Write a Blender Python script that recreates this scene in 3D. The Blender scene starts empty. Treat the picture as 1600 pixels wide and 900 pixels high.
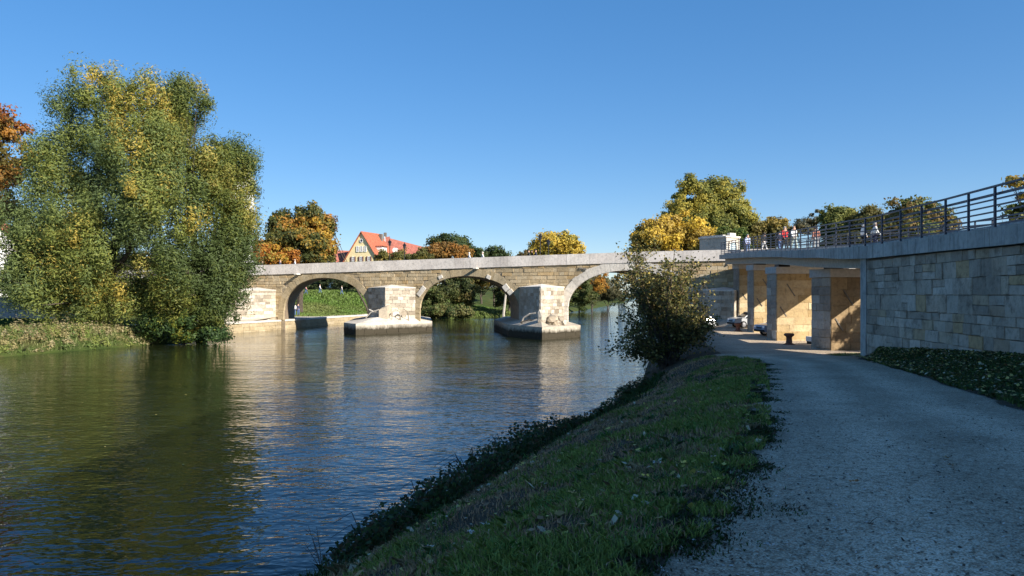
import bpy, bmesh, math, random
import numpy as np
from mathutils import Vector, Matrix
R = math.radians
random.seed(7); rng = np.random.default_rng(7)
scene = bpy.context.scene
C = scene.collection

# ------------------------------------------------------------------ camera, world, sun, exposure
CAMZ = 4.3; HOR = 460.0; F = 1200.0
cam = bpy.data.cameras.new('camera'); camo = bpy.data.objects.new('camera', cam); C.objects.link(camo)
cam.lens = 27.0; cam.sensor_width = 36.0; cam.shift_y = 10/1600; cam.clip_end = 4000; cam.clip_start = 0.1
camo.location = (0, 0, CAMZ); camo.rotation_euler = (R(90), 0, 0)
scene.camera = camo
SUN_AZ = 131.0; SUN_EL = 28.5          # azimuth clockwise from +Y (the view direction)
sd = Vector((math.sin(R(SUN_AZ))*math.cos(R(SUN_EL)), math.cos(R(SUN_AZ))*math.cos(R(SUN_EL)), math.sin(R(SUN_EL))))
world = bpy.data.worlds.new('World'); scene.world = world; world.use_nodes = True
wn = world.node_tree; bg = wn.nodes['Background']
sky = wn.nodes.new('ShaderNodeTexSky'); sky.sky_type = 'NISHITA'; sky.sun_disc = False
sky.sun_elevation = R(SUN_EL); sky.sun_rotation = R(SUN_AZ)
sky.altitude = 300; sky.air_density = 0.8; sky.dust_density = 0.3; sky.ozone_density = 4.0
hs = wn.nodes.new('ShaderNodeHueSaturation'); gm = wn.nodes.new('ShaderNodeGamma'); gm.inputs[1].default_value = .58
hs.inputs['Saturation'].default_value = 1.6; hs.inputs['Hue'].default_value = .507; hs.inputs['Value'].default_value = 1.22
wn.links.new(sky.outputs[0], gm.inputs[0]); wn.links.new(gm.outputs[0], hs.inputs['Color']); wn.links.new(hs.outputs[0], bg.inputs[0]); bg.inputs[1].default_value = 0.13
sun = bpy.data.lights.new('sun', 'SUN'); sun.energy = 4.9; sun.angle = R(0.53); sun.color = (1.0, 0.93, 0.83)
suno = bpy.data.objects.new('sun', sun); C.objects.link(suno); suno.rotation_euler = sd.to_track_quat('Z', 'Y').to_euler()
suno.location = (60, -50, 60)
scene.view_settings.view_transform = 'Standard'; scene.view_settings.look = 'None'
scene.view_settings.exposure = 1.0; scene.view_settings.gamma = 1.0
scene.render.engine = 'CYCLES'; scene.cycles.max_bounces = 6; scene.cycles.transparent_max_bounces = 6
scene.render.resolution_x = 1024; scene.render.resolution_y = 576

# ------------------------------------------------------------------ helpers
def at(px, py, D):
    "a point of the place seen at photo pixel px,py at distance D"
    return Vector(((px-800)/F*D, D, CAMZ-(py-HOR)/F*D))
def tag(o, label=None, cat=None, group=None, kind=None):
    if label: o['label'] = label
    if cat: o['category'] = cat
    if group: o['group'] = group
    if kind: o['kind'] = kind
    return o
def thing(name, label, cat, loc=(0, 0, 0), rz=0, group=None):
    o = bpy.data.objects.new(name, None); C.objects.link(o); o.location = loc; o.rotation_euler = (0, 0, rz)
    o.empty_display_size = .2
    return tag(o, label, cat, group)
def link(name, me, mat=None, parent=None):
    o = bpy.data.objects.new(name, me); C.objects.link(o)
    if mat and not me.materials: me.materials.append(mat)
    if parent: o.parent = parent
    return o
def meshobj(name, verts, faces, mat=None, parent=None, smooth=False):
    me = bpy.data.meshes.new(name); me.from_pydata([tuple(v) for v in verts], [], faces); me.update()
    if smooth: me.shade_smooth()
    return link(name, me, mat, parent)
def npmesh(name, V, k, col=None, mat=None, parent=None, smooth=False):
    "V: (n*k,3) vertices; consecutive groups of k vertices form one face; col (n,3) one colour per face"
    n = len(V)//k
    me = bpy.data.meshes.new(name)
    me.vertices.add(n*k); me.vertices.foreach_set('co', np.ascontiguousarray(V, dtype=np.float32).ravel())
    me.loops.add(n*k); me.loops.foreach_set('vertex_index', np.arange(n*k, dtype=np.int32))
    me.polygons.add(n); me.polygons.foreach_set('loop_start', np.arange(0, n*k, k, dtype=np.int32))
    me.update(calc_edges=True)
    if col is not None:
        a = me.color_attributes.new('col', 'FLOAT_COLOR', 'POINT')
        c4 = np.ones((n*k, 4), dtype=np.float32); c4[:, :3] = np.repeat(col, k, axis=0)
        a.data.foreach_set('color', c4.ravel())
    if smooth: me.shade_smooth()
    return link(name, me, mat, parent)
def bmobj(name, bm, mat=None, parent=None, smooth=False):
    me = bpy.data.meshes.new(name); bm.to_mesh(me); bm.free()
    if smooth: me.shade_smooth()
    return link(name, me, mat, parent)
def bbox(bm, cx, cy, cz, sx, sy, sz, rz=0, bev=0):
    m = Matrix.Translation((cx, cy, cz)) @ Matrix.Rotation(rz, 4, 'Z') @ Matrix.Diagonal((sx, sy, sz, 1))
    r = bmesh.ops.create_cube(bm, size=1, matrix=m)
    if bev:
        es = list({e for v in r['verts'] for e in v.link_edges})
        bmesh.ops.bevel(bm, geom=es, offset=bev, segments=1, affect='EDGES')
    return bm
def box(name, c, s, mat, parent=None, rz=0, bev=0):
    bm = bmesh.new(); bbox(bm, *c, *s, rz, bev); return bmobj(name, bm, mat, parent)
def prism(name, pts, z0, z1, mat, parent=None, bev=0):
    "vertical prism over plan polygon (counter-clockwise); z1 may be a list of heights per point"
    n = len(pts); z1l = z1 if isinstance(z1, (list, tuple)) else [z1]*n
    v = [(p[0], p[1], z0) for p in pts]+[(p[0], p[1], z1l[i]) for i, p in enumerate(pts)]
    f = [tuple(range(n-1, -1, -1)), tuple(range(n, 2*n))]+[(i, (i+1) % n, n+(i+1) % n, n+i) for i in range(n)]
    return meshobj(name, v, f, mat, parent)
def tube(bm, pts, rad, seg=6):
    rings = []
    pts = [Vector(p) for p in pts]
    for i, p in enumerate(pts):
        d = (pts[min(i+1, len(pts)-1)]-pts[max(i-1, 0)])
        if d.length < 1e-6: d = Vector((0, 0, 1))
        d.normalize(); a = d.orthogonal().normalized() if abs(d.z) > .95 else d.cross(Vector((0, 0, 1))).normalized()
        b = d.cross(a); r = rad[i] if isinstance(rad, (list, tuple)) else rad
        rings.append([bm.verts.new(p+(a*math.cos(t)+b*math.sin(t))*r) for t in [2*math.pi*k/seg for k in range(seg)]])
    for r0, r1 in zip(rings, rings[1:]):
        for k in range(seg): bm.faces.new((r0[k], r0[(k+1) % seg], r1[(k+1) % seg], r1[k]))
    bm.faces.new(rings[0][::-1]); bm.faces.new(rings[-1])
def sweep_rect(name, pts, w, h, mat, parent=None):
    "a bar of rectangular section w (across) x h (up) along pts, centred on them"
    v = []; f = []; pts = [Vector(p) for p in pts]
    for i, p in enumerate(pts):
        d = pts[min(i+1, len(pts)-1)]-pts[max(i-1, 0)]; s = Vector((d.y, -d.x, 0)).normalized()
        for a, b in ((-1, -1), (1, -1), (1, 1), (-1, 1)): v.append(p+s*a*w/2+Vector((0, 0, b*h/2)))
    for i in range(len(pts)-1):
        for k in range(4): f.append((4*i+k, 4*i+(k+1) % 4, 4*i+4+(k+1) % 4, 4*i+4+k))
    n = 4*(len(pts)-1); f += [(3, 2, 1, 0), (n, n+1, n+2, n+3)]
    return meshobj(name, v, f, mat, parent)
def lathe(bm, prof, seg=16, c=(0, 0, 0)):
    rings = [[bm.verts.new((c[0]+r*math.cos(2*math.pi*k/seg), c[1]+r*math.sin(2*math.pi*k/seg), c[2]+z)) for k in range(seg)] for r, z in prof]
    for a, b in zip(rings, rings[1:]):
        for k in range(seg): bm.faces.new((a[k], a[(k+1) % seg], b[(k+1) % seg], b[k]))
    bm.faces.new(rings[0][::-1]); bm.faces.new(rings[-1])

# ------------------------------------------------------------------ materials
def newmat(name):
    m = bpy.data.materials.new(name); m.use_nodes = True
    nt = m.node_tree; return m, nt, nt.nodes['Principled BSDF']
def N(nt, t, **kw):
    n = nt.nodes.new(t)
    for k, v in kw.items():
        if k in n.inputs.keys() if hasattr(n.inputs, 'keys') else False: n.inputs[k].default_value = v
        else: setattr(n, k, v)
    return n
def ramp(nt, fac, stops):
    r = nt.nodes.new('ShaderNodeValToRGB'); e = r.color_ramp.elements
    while len(e) < len(stops): e.new(.5)
    for i, (p, c) in enumerate(stops): e[i].position = p; e[i].color = (*c, 1)
    nt.links.new(fac, r.inputs[0]); return r.outputs[0]
def noise(nt, vec, scale, detail=4, rough=.6, sc=(1, 1, 1)):
    mp = nt.nodes.new('ShaderNodeMapping'); mp.inputs['Scale'].default_value = sc; nt.links.new(vec, mp.inputs[0])
    n = nt.nodes.new('ShaderNodeTexNoise'); n.inputs['Scale'].default_value = scale
    n.inputs['Detail'].default_value = detail; n.inputs['Roughness'].default_value = rough
    nt.links.new(mp.outputs[0], n.inputs['Vector']); return n.outputs['Fac']
def mix(nt, typ, fac, a, b):
    m = nt.nodes.new('ShaderNodeMix'); m.data_type = 'RGBA'; m.blend_type = typ; m.clamp_factor = True
    for s, v in ((0, fac), (6, a), (7, b)):
        if hasattr(v, 'is_linked') or hasattr(v, 'links'): nt.links.new(v, m.inputs[s])
        else: m.inputs[s].default_value = v if s == 0 else (*v, 1)
    return m.outputs[2]
def bump(nt, bsdf, h, strength, dist):
    b = nt.nodes.new('ShaderNodeBump'); b.inputs['Strength'].default_value = strength; b.inputs['Distance'].default_value = dist
    nt.links.new(h, b.inputs['Height']); nt.links.new(b.outputs[0], bsdf.inputs['Normal']); return b
def mat_plain(name, col, rough=.6, metal=0, var=.25, sc=6, bmp=.2, spec=.5):
    m, nt, b = newmat(name); pos = nt.nodes.new('ShaderNodeNewGeometry').outputs['Position']
    n = noise(nt, pos, sc, 5)
    c = ramp(nt, n, [(.3, [x*(1-var) for x in col]), (.7, [min(1, x*(1+var)) for x in col])])
    nt.links.new(c, b.inputs['Base Color']); b.inputs['Roughness'].default_value = rough; b.inputs['Metallic'].default_value = metal
    b.inputs['Specular IOR Level'].default_value = spec
    if bmp: bump(nt, b, noise(nt, pos, sc*6, 4), bmp, .02)
    return m
def mat_stone(name, cols, src='object', stain=(.05, .045, .04), stain_amt=.5, bmp=.5, waterline=None, streak=0):
    "stone whose single blocks take their own tint; cols: palette over the random value"
    m, nt, b = newmat(name); geo = nt.nodes.new('ShaderNodeNewGeometry').outputs['Position']
    if src == 'object': rnd = nt.nodes.new('ShaderNodeObjectInfo').outputs['Random']
    else:
        a = nt.nodes.new('ShaderNodeVertexColor'); a.layer_name = 'col'
        sp = nt.nodes.new('ShaderNodeSeparateColor'); nt.links.new(a.outputs[0], sp.inputs[0]); rnd = sp.outputs[0]
    c = ramp(nt, rnd, [(i/(len(cols)-1), k) for i, k in enumerate(cols)])
    big = noise(nt, geo, .55, 4)
    c = mix(nt, 'MULTIPLY', .8, c, ramp(nt, big, [(.3, (.68, .66, .62)), (.7, (1.1, 1.08, 1.04))]))
    mid = noise(nt, geo, 5, 6, .65)
    c = mix(nt, 'MULTIPLY', .9, c, ramp(nt, mid, [(.25, (.6, .6, .6)), (.5, (1, 1, 1)), (.8, (1.15, 1.13, 1.1))]))
    blot = ramp(nt, noise(nt, geo, 1.6, 7, .75), [(.52, (0, 0, 0)), (.72, (stain_amt,)*3)])
    c = mix(nt, 'MIX', blot, c, stain)
    if streak:
        st = ramp(nt, noise(nt, geo, 3, 5, .7, (1.6, 1.6, .12)), [(.5, (0, 0, 0)), (.7, (streak,)*3)])
        c = mix(nt, 'MIX', st, c, (.06, .06, .055))
    if waterline:
        sz = nt.nodes.new('ShaderNodeSeparateXYZ'); nt.links.new(geo, sz.inputs[0])
        nn = noise(nt, geo, 1.8, 5, .7, (1, 1, .6))
        ad = nt.nodes.new('ShaderNodeMath'); ad.operation = 'MULTIPLY_ADD'; nt.links.new(nn, ad.inputs[0]); ad.inputs[1].default_value = -.9; nt.links.new(sz.outputs[2], ad.inputs[2])
        wl = ramp(nt, ad.outputs[0], [(0, (.95, .95, .95)), (1, (0, 0, 0))])
        rr = nt.nodes.new('ShaderNodeMapRange'); rr.inputs[1].default_value = waterline-.75; rr.inputs[2].default_value = waterline-.3
        nt.links.new(ad.outputs[0], rr.inputs[0])
        c = mix(nt, 'MIX', rr.outputs[0], (.05, .042, .028), c)
    nt.links.new(c, b.inputs['Base Color']); b.inputs['Roughness'].default_value = .9; b.inputs['Specular IOR Level'].default_value = .2
    h = noise(nt, geo, 9, 8, .7); bump(nt, b, h, bmp, .06)
    return m
def mat_leaf(name, trans=.42, rough=.55):
    m, nt, b = newmat(name)
    a = nt.nodes.new('ShaderNodeVertexColor'); a.layer_name = 'col'
    nt.links.new(a.outputs[0], b.inputs['Base Color']); b.inputs['Roughness'].default_value = rough; b.inputs['Specular IOR Level'].default_value = .25
    t = nt.nodes.new('ShaderNodeBsdfTranslucent'); nt.links.new(a.outputs[0], t.inputs[0])
    mx = nt.nodes.new('ShaderNodeMixShader'); mx.inputs[0].default_value = trans
    nt.links.new(b.outputs[0], mx.inputs[1]); nt.links.new(t.outputs[0], mx.inputs[2])
    nt.links.new(mx.outputs[0], nt.nodes['Material Output'].inputs[0]); return m
M = {}
M['leaf'] = mat_leaf('foliage'); M['grass'] = mat_leaf('grass_blades', .25); M['litter'] = mat_leaf('leaf_litter', .15)
M['bark'] = mat_plain('bark', (.07, .055, .04), .95, var=.5, sc=4, bmp=.8)
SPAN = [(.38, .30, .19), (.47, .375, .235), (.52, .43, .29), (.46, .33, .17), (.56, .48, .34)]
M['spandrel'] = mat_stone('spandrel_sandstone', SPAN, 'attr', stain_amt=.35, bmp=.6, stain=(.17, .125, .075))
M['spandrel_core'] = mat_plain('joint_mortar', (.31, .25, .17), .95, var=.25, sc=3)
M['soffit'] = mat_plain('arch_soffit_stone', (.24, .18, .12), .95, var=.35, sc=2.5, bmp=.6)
M['ashlar'] = mat_stone('pale_limestone', [(.33, .275, .205), (.54, .49, .41), (.42, .36, .28), (.62, .58, .51), (.27, .225, .17), (.56, .51, .43)], 'object', stain_amt=.25)
M['ashlar_core'] = mat_plain('pale_mortar', (.5, .46, .39), .95)
M['ring'] = mat_stone('ring_stone', [(.44, .36, .235), (.39, .31, .19), (.48, .40, .27)], 'object', stain_amt=.3)
M['ring_pale'] = mat_stone('pale_ring_stone', [(.60, .56, .50), (.70, .66, .60), (.64, .60, .53)], 'object', stain_amt=.1)
M['slab'] = mat_stone('granite_parapet', [(.64, .59, .55), (.76, .71, .66), (.70, .65, .605)], 'object', stain_amt=.05, bmp=.2, streak=.15)
M['plinth'] = mat_stone('plinth_limestone', [(.46, .42, .35), (.56, .52, .44), (.50, .45, .38)], 'object', stain_amt=.3, waterline=.86, streak=.5)
M['wallstone'] = mat_stone('grey_wall_limestone', [(.50, .44, .37), (.31, .265, .215), (.56, .50, .43), (.43, .34, .25), (.62, .57, .50), (.37, .32, .265), (.51, .455, .38), (.52, .38, .22)], 'object', stain=(.085, .07, .05), stain_amt=.8, bmp=1.0)
M['wallcore'] = mat_plain('dark_joint_mortar', (.15, .135, .115), .95)
M['pierstone'] = mat_stone('ochre_sandstone', [(.44, .33, .18), (.52, .41, .25), (.38, .27, .13), (.56, .46, .30)], 'object', stain_amt=.4, bmp=.6, stain=(.22, .15, .08))
M['piershade'] = mat_stone('shade_brown_sandstone', [(.30, .21, .12), (.38, .28, .16), (.24, .17, .095), (.34, .27, .18)], 'object', stain_amt=.6, bmp=.7, stain=(.10, .07, .045))  # pier stone copy darkened in colour to carry the nearest pier's shade
M['piergrey'] = mat_stone('weathered_pier_stone', [(.32, .29, .25), (.40, .37, .32), (.26, .23, .20), (.55, .53, .48)], 'object', stain_amt=.45, bmp=.8)
M['concrete'] = mat_stone('board_marked_concrete', [(.42, .42, .41), (.48, .48, .465), (.45, .45, .44)], 'object', stain_amt=.25, bmp=.2, streak=.6)
M['concrete_light'] = mat_plain('pier_cap_concrete', (.42, .41, .39), .85, var=.15)
M['beam'] = mat_plain('deck_beam_concrete', (.40, .36, .30), .9, var=.2)
M['steel'] = mat_plain('blue_grey_painted_steel', (.03, .04, .065), .45, metal=.3, var=.15, bmp=.05)
M['darksteel'] = mat_plain('dark_iron', (.02, .02, .022), .5, metal=.5, bmp=.05)
M['rust'] = mat_plain('rusty_iron', (.16, .07, .045), .85, var=.4, sc=9)
M['asphalt'] = mat_plain('deck_asphalt', (.20, .19, .18), .95, sc=4)
M['rail_white'] = mat_plain('pale_kerb_stone', (.6, .57, .53), .85)
M['glass'] = mat_plain('window_glass', (.03, .035, .045), .08, bmp=0, var=.2)
M['roof'] = mat_plain('clay_roof_tiles', (.34, .10, .05), .85, var=.35, sc=2.5, bmp=.6)
M['roof_dark'] = mat_plain('weathered_clay_tiles', (.33, .11, .075), .85, var=.3, sc=2, bmp=.6)
M['yellow'] = mat_plain('yellow_render', (.80, .66, .36), .9, var=.06, sc=1)
M['white'] = mat_plain('white_render', (.78, .76, .72), .9, var=.06, sc=1)
M['trim'] = mat_plain('white_painted_wood', (.75, .75, .73), .6, var=.05)
M['shutter'] = mat_plain('brown_shutter_wood', (.13, .04, .03), .7)

# ------------------------------------------------------------------ the lie of the land
def terp(tab):
    ys = [a for a, b in tab]; xs = [b for a, b in tab]
    return lambda Y: np.interp(Y, ys, xs)
xr = terp([(-80, -34), (-20, -14), (0, -7), (5, -5.2), (11.4, -2.9), (13.2, -2.2), (16, -1.33), (19.2, -.3), (21.8, .9), (24.6, 2.46), (34.3, 5.7), (43.6, 7.6), (60, 11), (75, 16.6), (85, 20), (120, 30), (290, 66), (600, 130), (1400, 180)])
xl = terp([(-80, -62), (20, -45), (53, -35), (64.5, -31.3), (70, -29), (76, -31), (84, -32), (101, -27.6), (113, -25), (135, -16), (147, 0), (184, 13.8), (287, 36), (600, 96), (1400, 120)])
xp = terp([(-80, -22), (-20, -4), (0, .1), (2, .3), (4.5, .8), (6, 1.65), (10, 3.25), (15.3, 5.06), (22, 7.2), (28, 9.1), (30.5, 9.7), (32, 9.3), (34, 9.0), (38, 10.2), (43, 11), (60, 14.5), (75, 20), (90, 24), (600, 134)])
zp = terp([(-80, 2.65), (5, 2.65), (43, 1.2), (55, 1.15), (75, 1.4), (100, 1.4), (600, 3)])
xq = terp([(-80, 2), (0, 5), (13, 8.7), (22, 11.6), (30, 13.9), (36.5, 16.5), (38, 40), (600, 60)])
EDGE = [(8.0, -30, 5.9), (9.4, 0, 5.9), (11.2, 10, 6.0), (12.7, 19, 6.07), (13.7, 24.6, 6.19), (14.3, 31, 6.25), (14.6, 35, 6.4), (15.6, 42, 6.7), (17.0, 49, 7.1), (18.6, 60, 7.62), (20.0, 75.2, 8.15)]
xw = terp([(b, a) for a, b, c in EDGE]+[(600, 100)])
def sst(a, b, x):
    t = np.clip((x-a)/(b-a), 0, 1); return t*t*(3-2*t)
def vnoise(X, Y, s, seed=0):
    "cheap smooth value noise"
    x = X/s+seed*17.3; y = Y/s+seed*9.1
    xi = np.floor(x); yi = np.floor(y); fx = x-xi; fy = y-yi; fx = fx*fx*(3-2*fx); fy = fy*fy*(3-2*fy)
    h = lambda a, b: np.mod(np.sin(a*127.1+b*311.7)*43758.5453, 1.0)
    return (h(xi, yi)*(1-fx)+h(xi+1, yi)*fx)*(1-fy)+(h(xi, yi+1)*(1-fx)+h(xi+1, yi+1)*fx)*fy
def height(X, Y):
    X = np.asarray(X, float); Y = np.asarray(Y, float)
    a, b, p, q, w, z0 = xl(Y), xr(Y), xp(Y), xq(Y), xw(Y), zp(Y)
    # right bank
    t = np.clip((X-b)/np.maximum(p-b, .5), 0, 1)
    zr = z0*(1-(1-t)**1.7)
    bumps = (vnoise(X, Y, 1.3, 1)-.5)*.22+(vnoise(X, Y, .4, 2)-.5)*.07
    zr = zr+bumps*np.sin(np.pi*t)
    rise = np.interp(Y, [0, 19, 31, 37], [.6, .62, .42, 0])
    tq = np.clip((X-q)/np.maximum(w-q, .5), 0, 1); zr = zr+rise*sst(0, 1, tq)+np.where((tq > 0) & (tq < 1), bumps*.5, 0)
    zr = zr+1.2*sst(30, 70, X-w)
    # left bank
    d = a-X
    near = 1.15*sst(0, 1.6, d)+.7*sst(6, 22, d)+2*sst(25, 60, d)
    far = .9*sst(0, 2, d)+3.9*sst(3, 32, d)+3.5*sst(35, 80, d)
    k = sst(98, 112, Y)
    zl = near*(1-k)+far*k+(vnoise(X, Y, 2.5, 4)-.5)*.25*sst(0, 3, d)
    out = np.where(X < a, zl, np.where(X > b, zr, -np.minimum(2.2, .55*np.minimum(X-a, b-X))))
    return out
def hz(x, y): return float(height(np.array([x]), np.array([y]))[0])

def grid(name, xs, ys, zf, mat, mask=None):
    X, Y = np.meshgrid(xs, ys); Z = zf(X, Y); V = np.stack([X.ravel(), Y.ravel(), Z.ravel()], 1)
    nx = len(xs); ny = len(ys); i = np.arange(nx-1); j = np.arange(ny-1); I, J = np.meshgrid(i, j)
    q = np.stack([J*nx+I, J*nx+I+1, (J+1)*nx+I+1, (J+1)*nx+I], -1).reshape(-1, 4)
    me = bpy.data.meshes.new(name); me.vertices.add(len(V)); me.vertices.foreach_set('co', V.astype(np.float32).ravel())
    me.loops.add(len(q)*4); me.loops.foreach_set('vertex_index', q.astype(np.int32).ravel())
    me.polygons.add(len(q)); me.polygons.foreach_set('loop_start', np.arange(0, len(q)*4, 4, dtype=np.int32))
    me.update(calc_edges=True); me.shade_smooth(); return link(name, me, mat)
# ground material: soil, dry grass and green by place-free noise
def mat_ground():
    m, nt, b = newmat('grassy_ground'); geo = nt.nodes.new('ShaderNodeNewGeometry').outputs['Position']
    c = ramp(nt, noise(nt, geo, .35, 6, .6), [(.3, (.035, .055, .014)), (.5, (.06, .085, .02)), (.7, (.10, .085, .035))])
    c2 = ramp(nt, noise(nt, geo, 14, 6, .7), [(.3, (.45, .45, .45)), (.7, (1.25, 1.25, 1.25))])
    c = mix(nt, 'MULTIPLY', .9, c, c2)
    # island side (X > river) is earthier
    sx = nt.nodes.new('ShaderNodeSeparateXYZ'); nt.links.new(geo, sx.inputs[0])
    r = nt.nodes.new('ShaderNodeMapRange'); r.inputs[1].default_value = 70; r.inputs[2].default_value = 60; nt.links.new(sx.outputs[1], r.inputs[0])
    r2 = nt.nodes.new('ShaderNodeMapRange'); r2.inputs[1].default_value = -20; r2.inputs[2].default_value = -15; nt.links.new(sx.outputs[0], r2.inputs[0])
    mm = nt.nodes.new('ShaderNodeMath'); mm.operation = 'MULTIPLY'; nt.links.new(r.outputs[0], mm.inputs[0]); nt.links.new(r2.outputs[0], mm.inputs[1])
    soil = ramp(nt, noise(nt, geo, 9, 8, .75), [(.3, (.035, .026, .018)), (.5, (.085, .066, .045)), (.7, (.15, .12, .085))])
    c = mix(nt, 'MIX', mm.outputs[0], c, soil)
    nt.links.new(c, b.inputs['Base Color']); b.inputs['Roughness'].default_value = 1; b.inputs['Specular IOR Level'].default_value = .1
    bump(nt, b, noise(nt, geo, 25, 8, .7), .8, .05); return m
def mat_gravel():
    m, nt, b = newmat('pale_gravel'); geo = nt.nodes.new('ShaderNodeNewGeometry').outputs['Position']
    v = nt.nodes.new('ShaderNodeTexVoronoi'); v.inputs['Scale'].default_value = 80; nt.links.new(geo, v.inputs['Vector'])
    sc = nt.nodes.new('ShaderNodeSeparateColor'); nt.links.new(v.outputs['Color'], sc.inputs[0])
    c = ramp(nt, sc.outputs[0], [(0, (.36, .27, .185)), (.5, (.78, .61, .44)), (1, (.90, .80, .64))])
    c = mix(nt, 'MULTIPLY', .7, c, ramp(nt, v.outputs['Distance'], [(0, (1.1, 1.1, 1.1)), (.7, (.5, .5, .5))]))
    c = mix(nt, 'MULTIPLY', .9, c, ramp(nt, noise(nt, geo, .7, 6, .65), [(.3, (.72, .71, .69)), (.7, (1.1, 1.1, 1.1))]))
    c = mix(nt, 'MULTIPLY', .9, c, ramp(nt, noise(nt, geo, 11, 8, .8), [(.38, (.45, .42, .38)), (.5, (1, 1, 1))]))
    at_ = nt.nodes.new('ShaderNodeVertexColor'); at_.layer_name = 'col'; s2 = nt.nodes.new('ShaderNodeSeparateColor'); nt.links.new(at_.outputs[0], s2.inputs[0])
    c = mix(nt, 'MULTIPLY', 1.0, c, ramp(nt, s2.outputs[0], [(0, (.80, .79, .77)), (1, (1.12, 1.11, 1.1))]))
    dn = nt.nodes.new('ShaderNodeMath'); dn.operation = 'MULTIPLY'; nt.links.new(s2.outputs[1], dn.inputs[0]); nt.links.new(noise(nt, geo, 3.5, 7, .75), dn.inputs[1])
    c = mix(nt, 'MIX', ramp(nt, dn.outputs[0], [(.2, (0, 0, 0)), (.55, (.85, .85, .85))]), c, (.13, .10, .07))
    nt.links.new(c, b.inputs['Base Color']); b.inputs['Roughness'].default_value = .95; b.inputs['Specular IOR Level'].default_value = .2
    bump(nt, b, v.outputs['Distance'], .5, -.01); return m
M['ground'] = mat_ground(); M['gravel'] = mat_gravel()
def ax(segs):
    out = []
    for a, b, s in segs: out += list(np.arange(a, b, s))
    return np.array(out+[segs[-1][1]])
gx = ax([(-900, -200, 70), (-200, -60, 10), (-60, -20, 1.5), (-20, -8, .8), (-8, 14, .28), (14, 26, .9), (26, 70, 4), (70, 200, 12), (200, 900, 70)])
gy = ax([(-90, -10, 8), (-10, 1, 1), (1, 34, .28), (34, 50, .7), (50, 160, 2.2), (160, 320, 8), (320, 1400, 90)])
def gz(X, Y):
    Z = height(X, Y)
    inside = (X > xp(Y)+.5) & (X < xq(Y)-.5) & (Y < 90) & (X < 45)
    return np.where(inside, Z-.08, Z)
tag(grid('ground', gx, gy, gz, M['ground']), 'grassy earth ground of both river banks', None, None, 'structure')
# gravel path (follows the same heights)
def path_sheet():
    ys = ax([(-10, 2, .6), (2, 16, .16), (16, 36, .3), (36, 84, .8)]); n = 46; V = []; Fc = []
    for j, y in enumerate(ys):
        e = .35*(vnoise(np.array(0.), np.array(y), .7, 5)-.5)+.5*(vnoise(np.array(3.), np.array(y), 2.1, 6)-.5)+.12*(vnoise(np.array(3.), np.array(y), .2, 6)-.5)
        a = float(xp(y))-.15+e; b = min(float(xq(y))+.15*e*4, 44)
        for i in range(n+1):
            x = a+(b-a)*i/n; z = hz(x, y)+(.015 if 0 < i < n else -.03); V.append((x, y, z))
    for j in range(len(ys)-1):
        for i in range(n): k = j*(n+1)+i; Fc.append((k, k+1, k+n+2, k+n+1))
    o = meshobj('gravel_path', V, Fc, M['gravel'], smooth=True); a = o.data.color_attributes.new('col', 'FLOAT_COLOR', 'POINT'); c = []
    for k, v in enumerate(V):
        u = (k % (n+1))/n; w = math.exp(-((u-.30)/.10)**2)+math.exp(-((u-.68)/.10)**2) if v[1] < 40 else .4
        e = math.exp(-(u/.07)**2)+math.exp(-((1-u)/.05)**2)*(v[1] < 37); c += [w, e, 0, 1]
    a.data.foreach_set('color', c); return o
tag(path_sheet(), 'pale gravel towpath running beside the river', None, None, 'structure')

# ------------------------------------------------------------------ river
def mat_water():
    m, nt, b = newmat('river_water'); geo = nt.nodes.new('ShaderNodeNewGeometry').outputs['Position']
    c = ramp(nt, noise(nt, geo, .15, 3), [(.3, (.010, .016, .006)), (.7, (.019, .022, .007))])
    nt.links.new(c, b.inputs['Base Color']); b.inputs['Roughness'].default_value = .025; b.inputs['IOR'].default_value = 1.333
    h1 = noise(nt, geo, 3.3, 2, .45, (.8, 1.2, 1)); h2 = noise(nt, geo, .6, 2, .4, (1, 1.5, 1)); h3 = noise(nt, geo, 7, 1, .4, (.8, 1.2, 1))
    patch = noise(nt, geo, .07, 3, .6, (1, 1.6, 1))
    a = nt.nodes.new('ShaderNodeMath'); a.operation = 'MULTIPLY_ADD'; nt.links.new(h2, a.inputs[0]); a.inputs[1].default_value = 1.6; nt.links.new(h1, a.inputs[2])
    a2 = nt.nodes.new('ShaderNodeMath'); a2.operation = 'MULTIPLY_ADD'; nt.links.new(h3, a2.inputs[0]); a2.inputs[1].default_value = .22; nt.links.new(a.outputs[0], a2.inputs[2])
    pr = nt.nodes.new('ShaderNodeMapRange'); pr.inputs[1].default_value = .35; pr.inputs[2].default_value = .65; pr.inputs[3].default_value = .45; pr.inputs[4].default_value = 1.1
    nt.links.new(patch, pr.inputs[0])
    a3 = nt.nodes.new('ShaderNodeMath'); a3.operation = 'MULTIPLY'; nt.links.new(a2.outputs[0], a3.inputs[0]); nt.links.new(pr.outputs[0], a3.inputs[1])
    b.inputs['Specular Tint'].default_value = (.30, .62, 1, 1); b.inputs['IOR'].default_value = 1.38
    bump(nt, b, a3.outputs[0], 1.0, .042); return m
M['water'] = mat_water()
tag(meshobj('river', [(-75, -85, 0), (70, -85, 0), (190, 1400, 0), (-75, 1400, 0)], [(0, 1, 2, 3)], M['water']), 'rippled dark blue river', None, None, 'structure')

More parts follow.
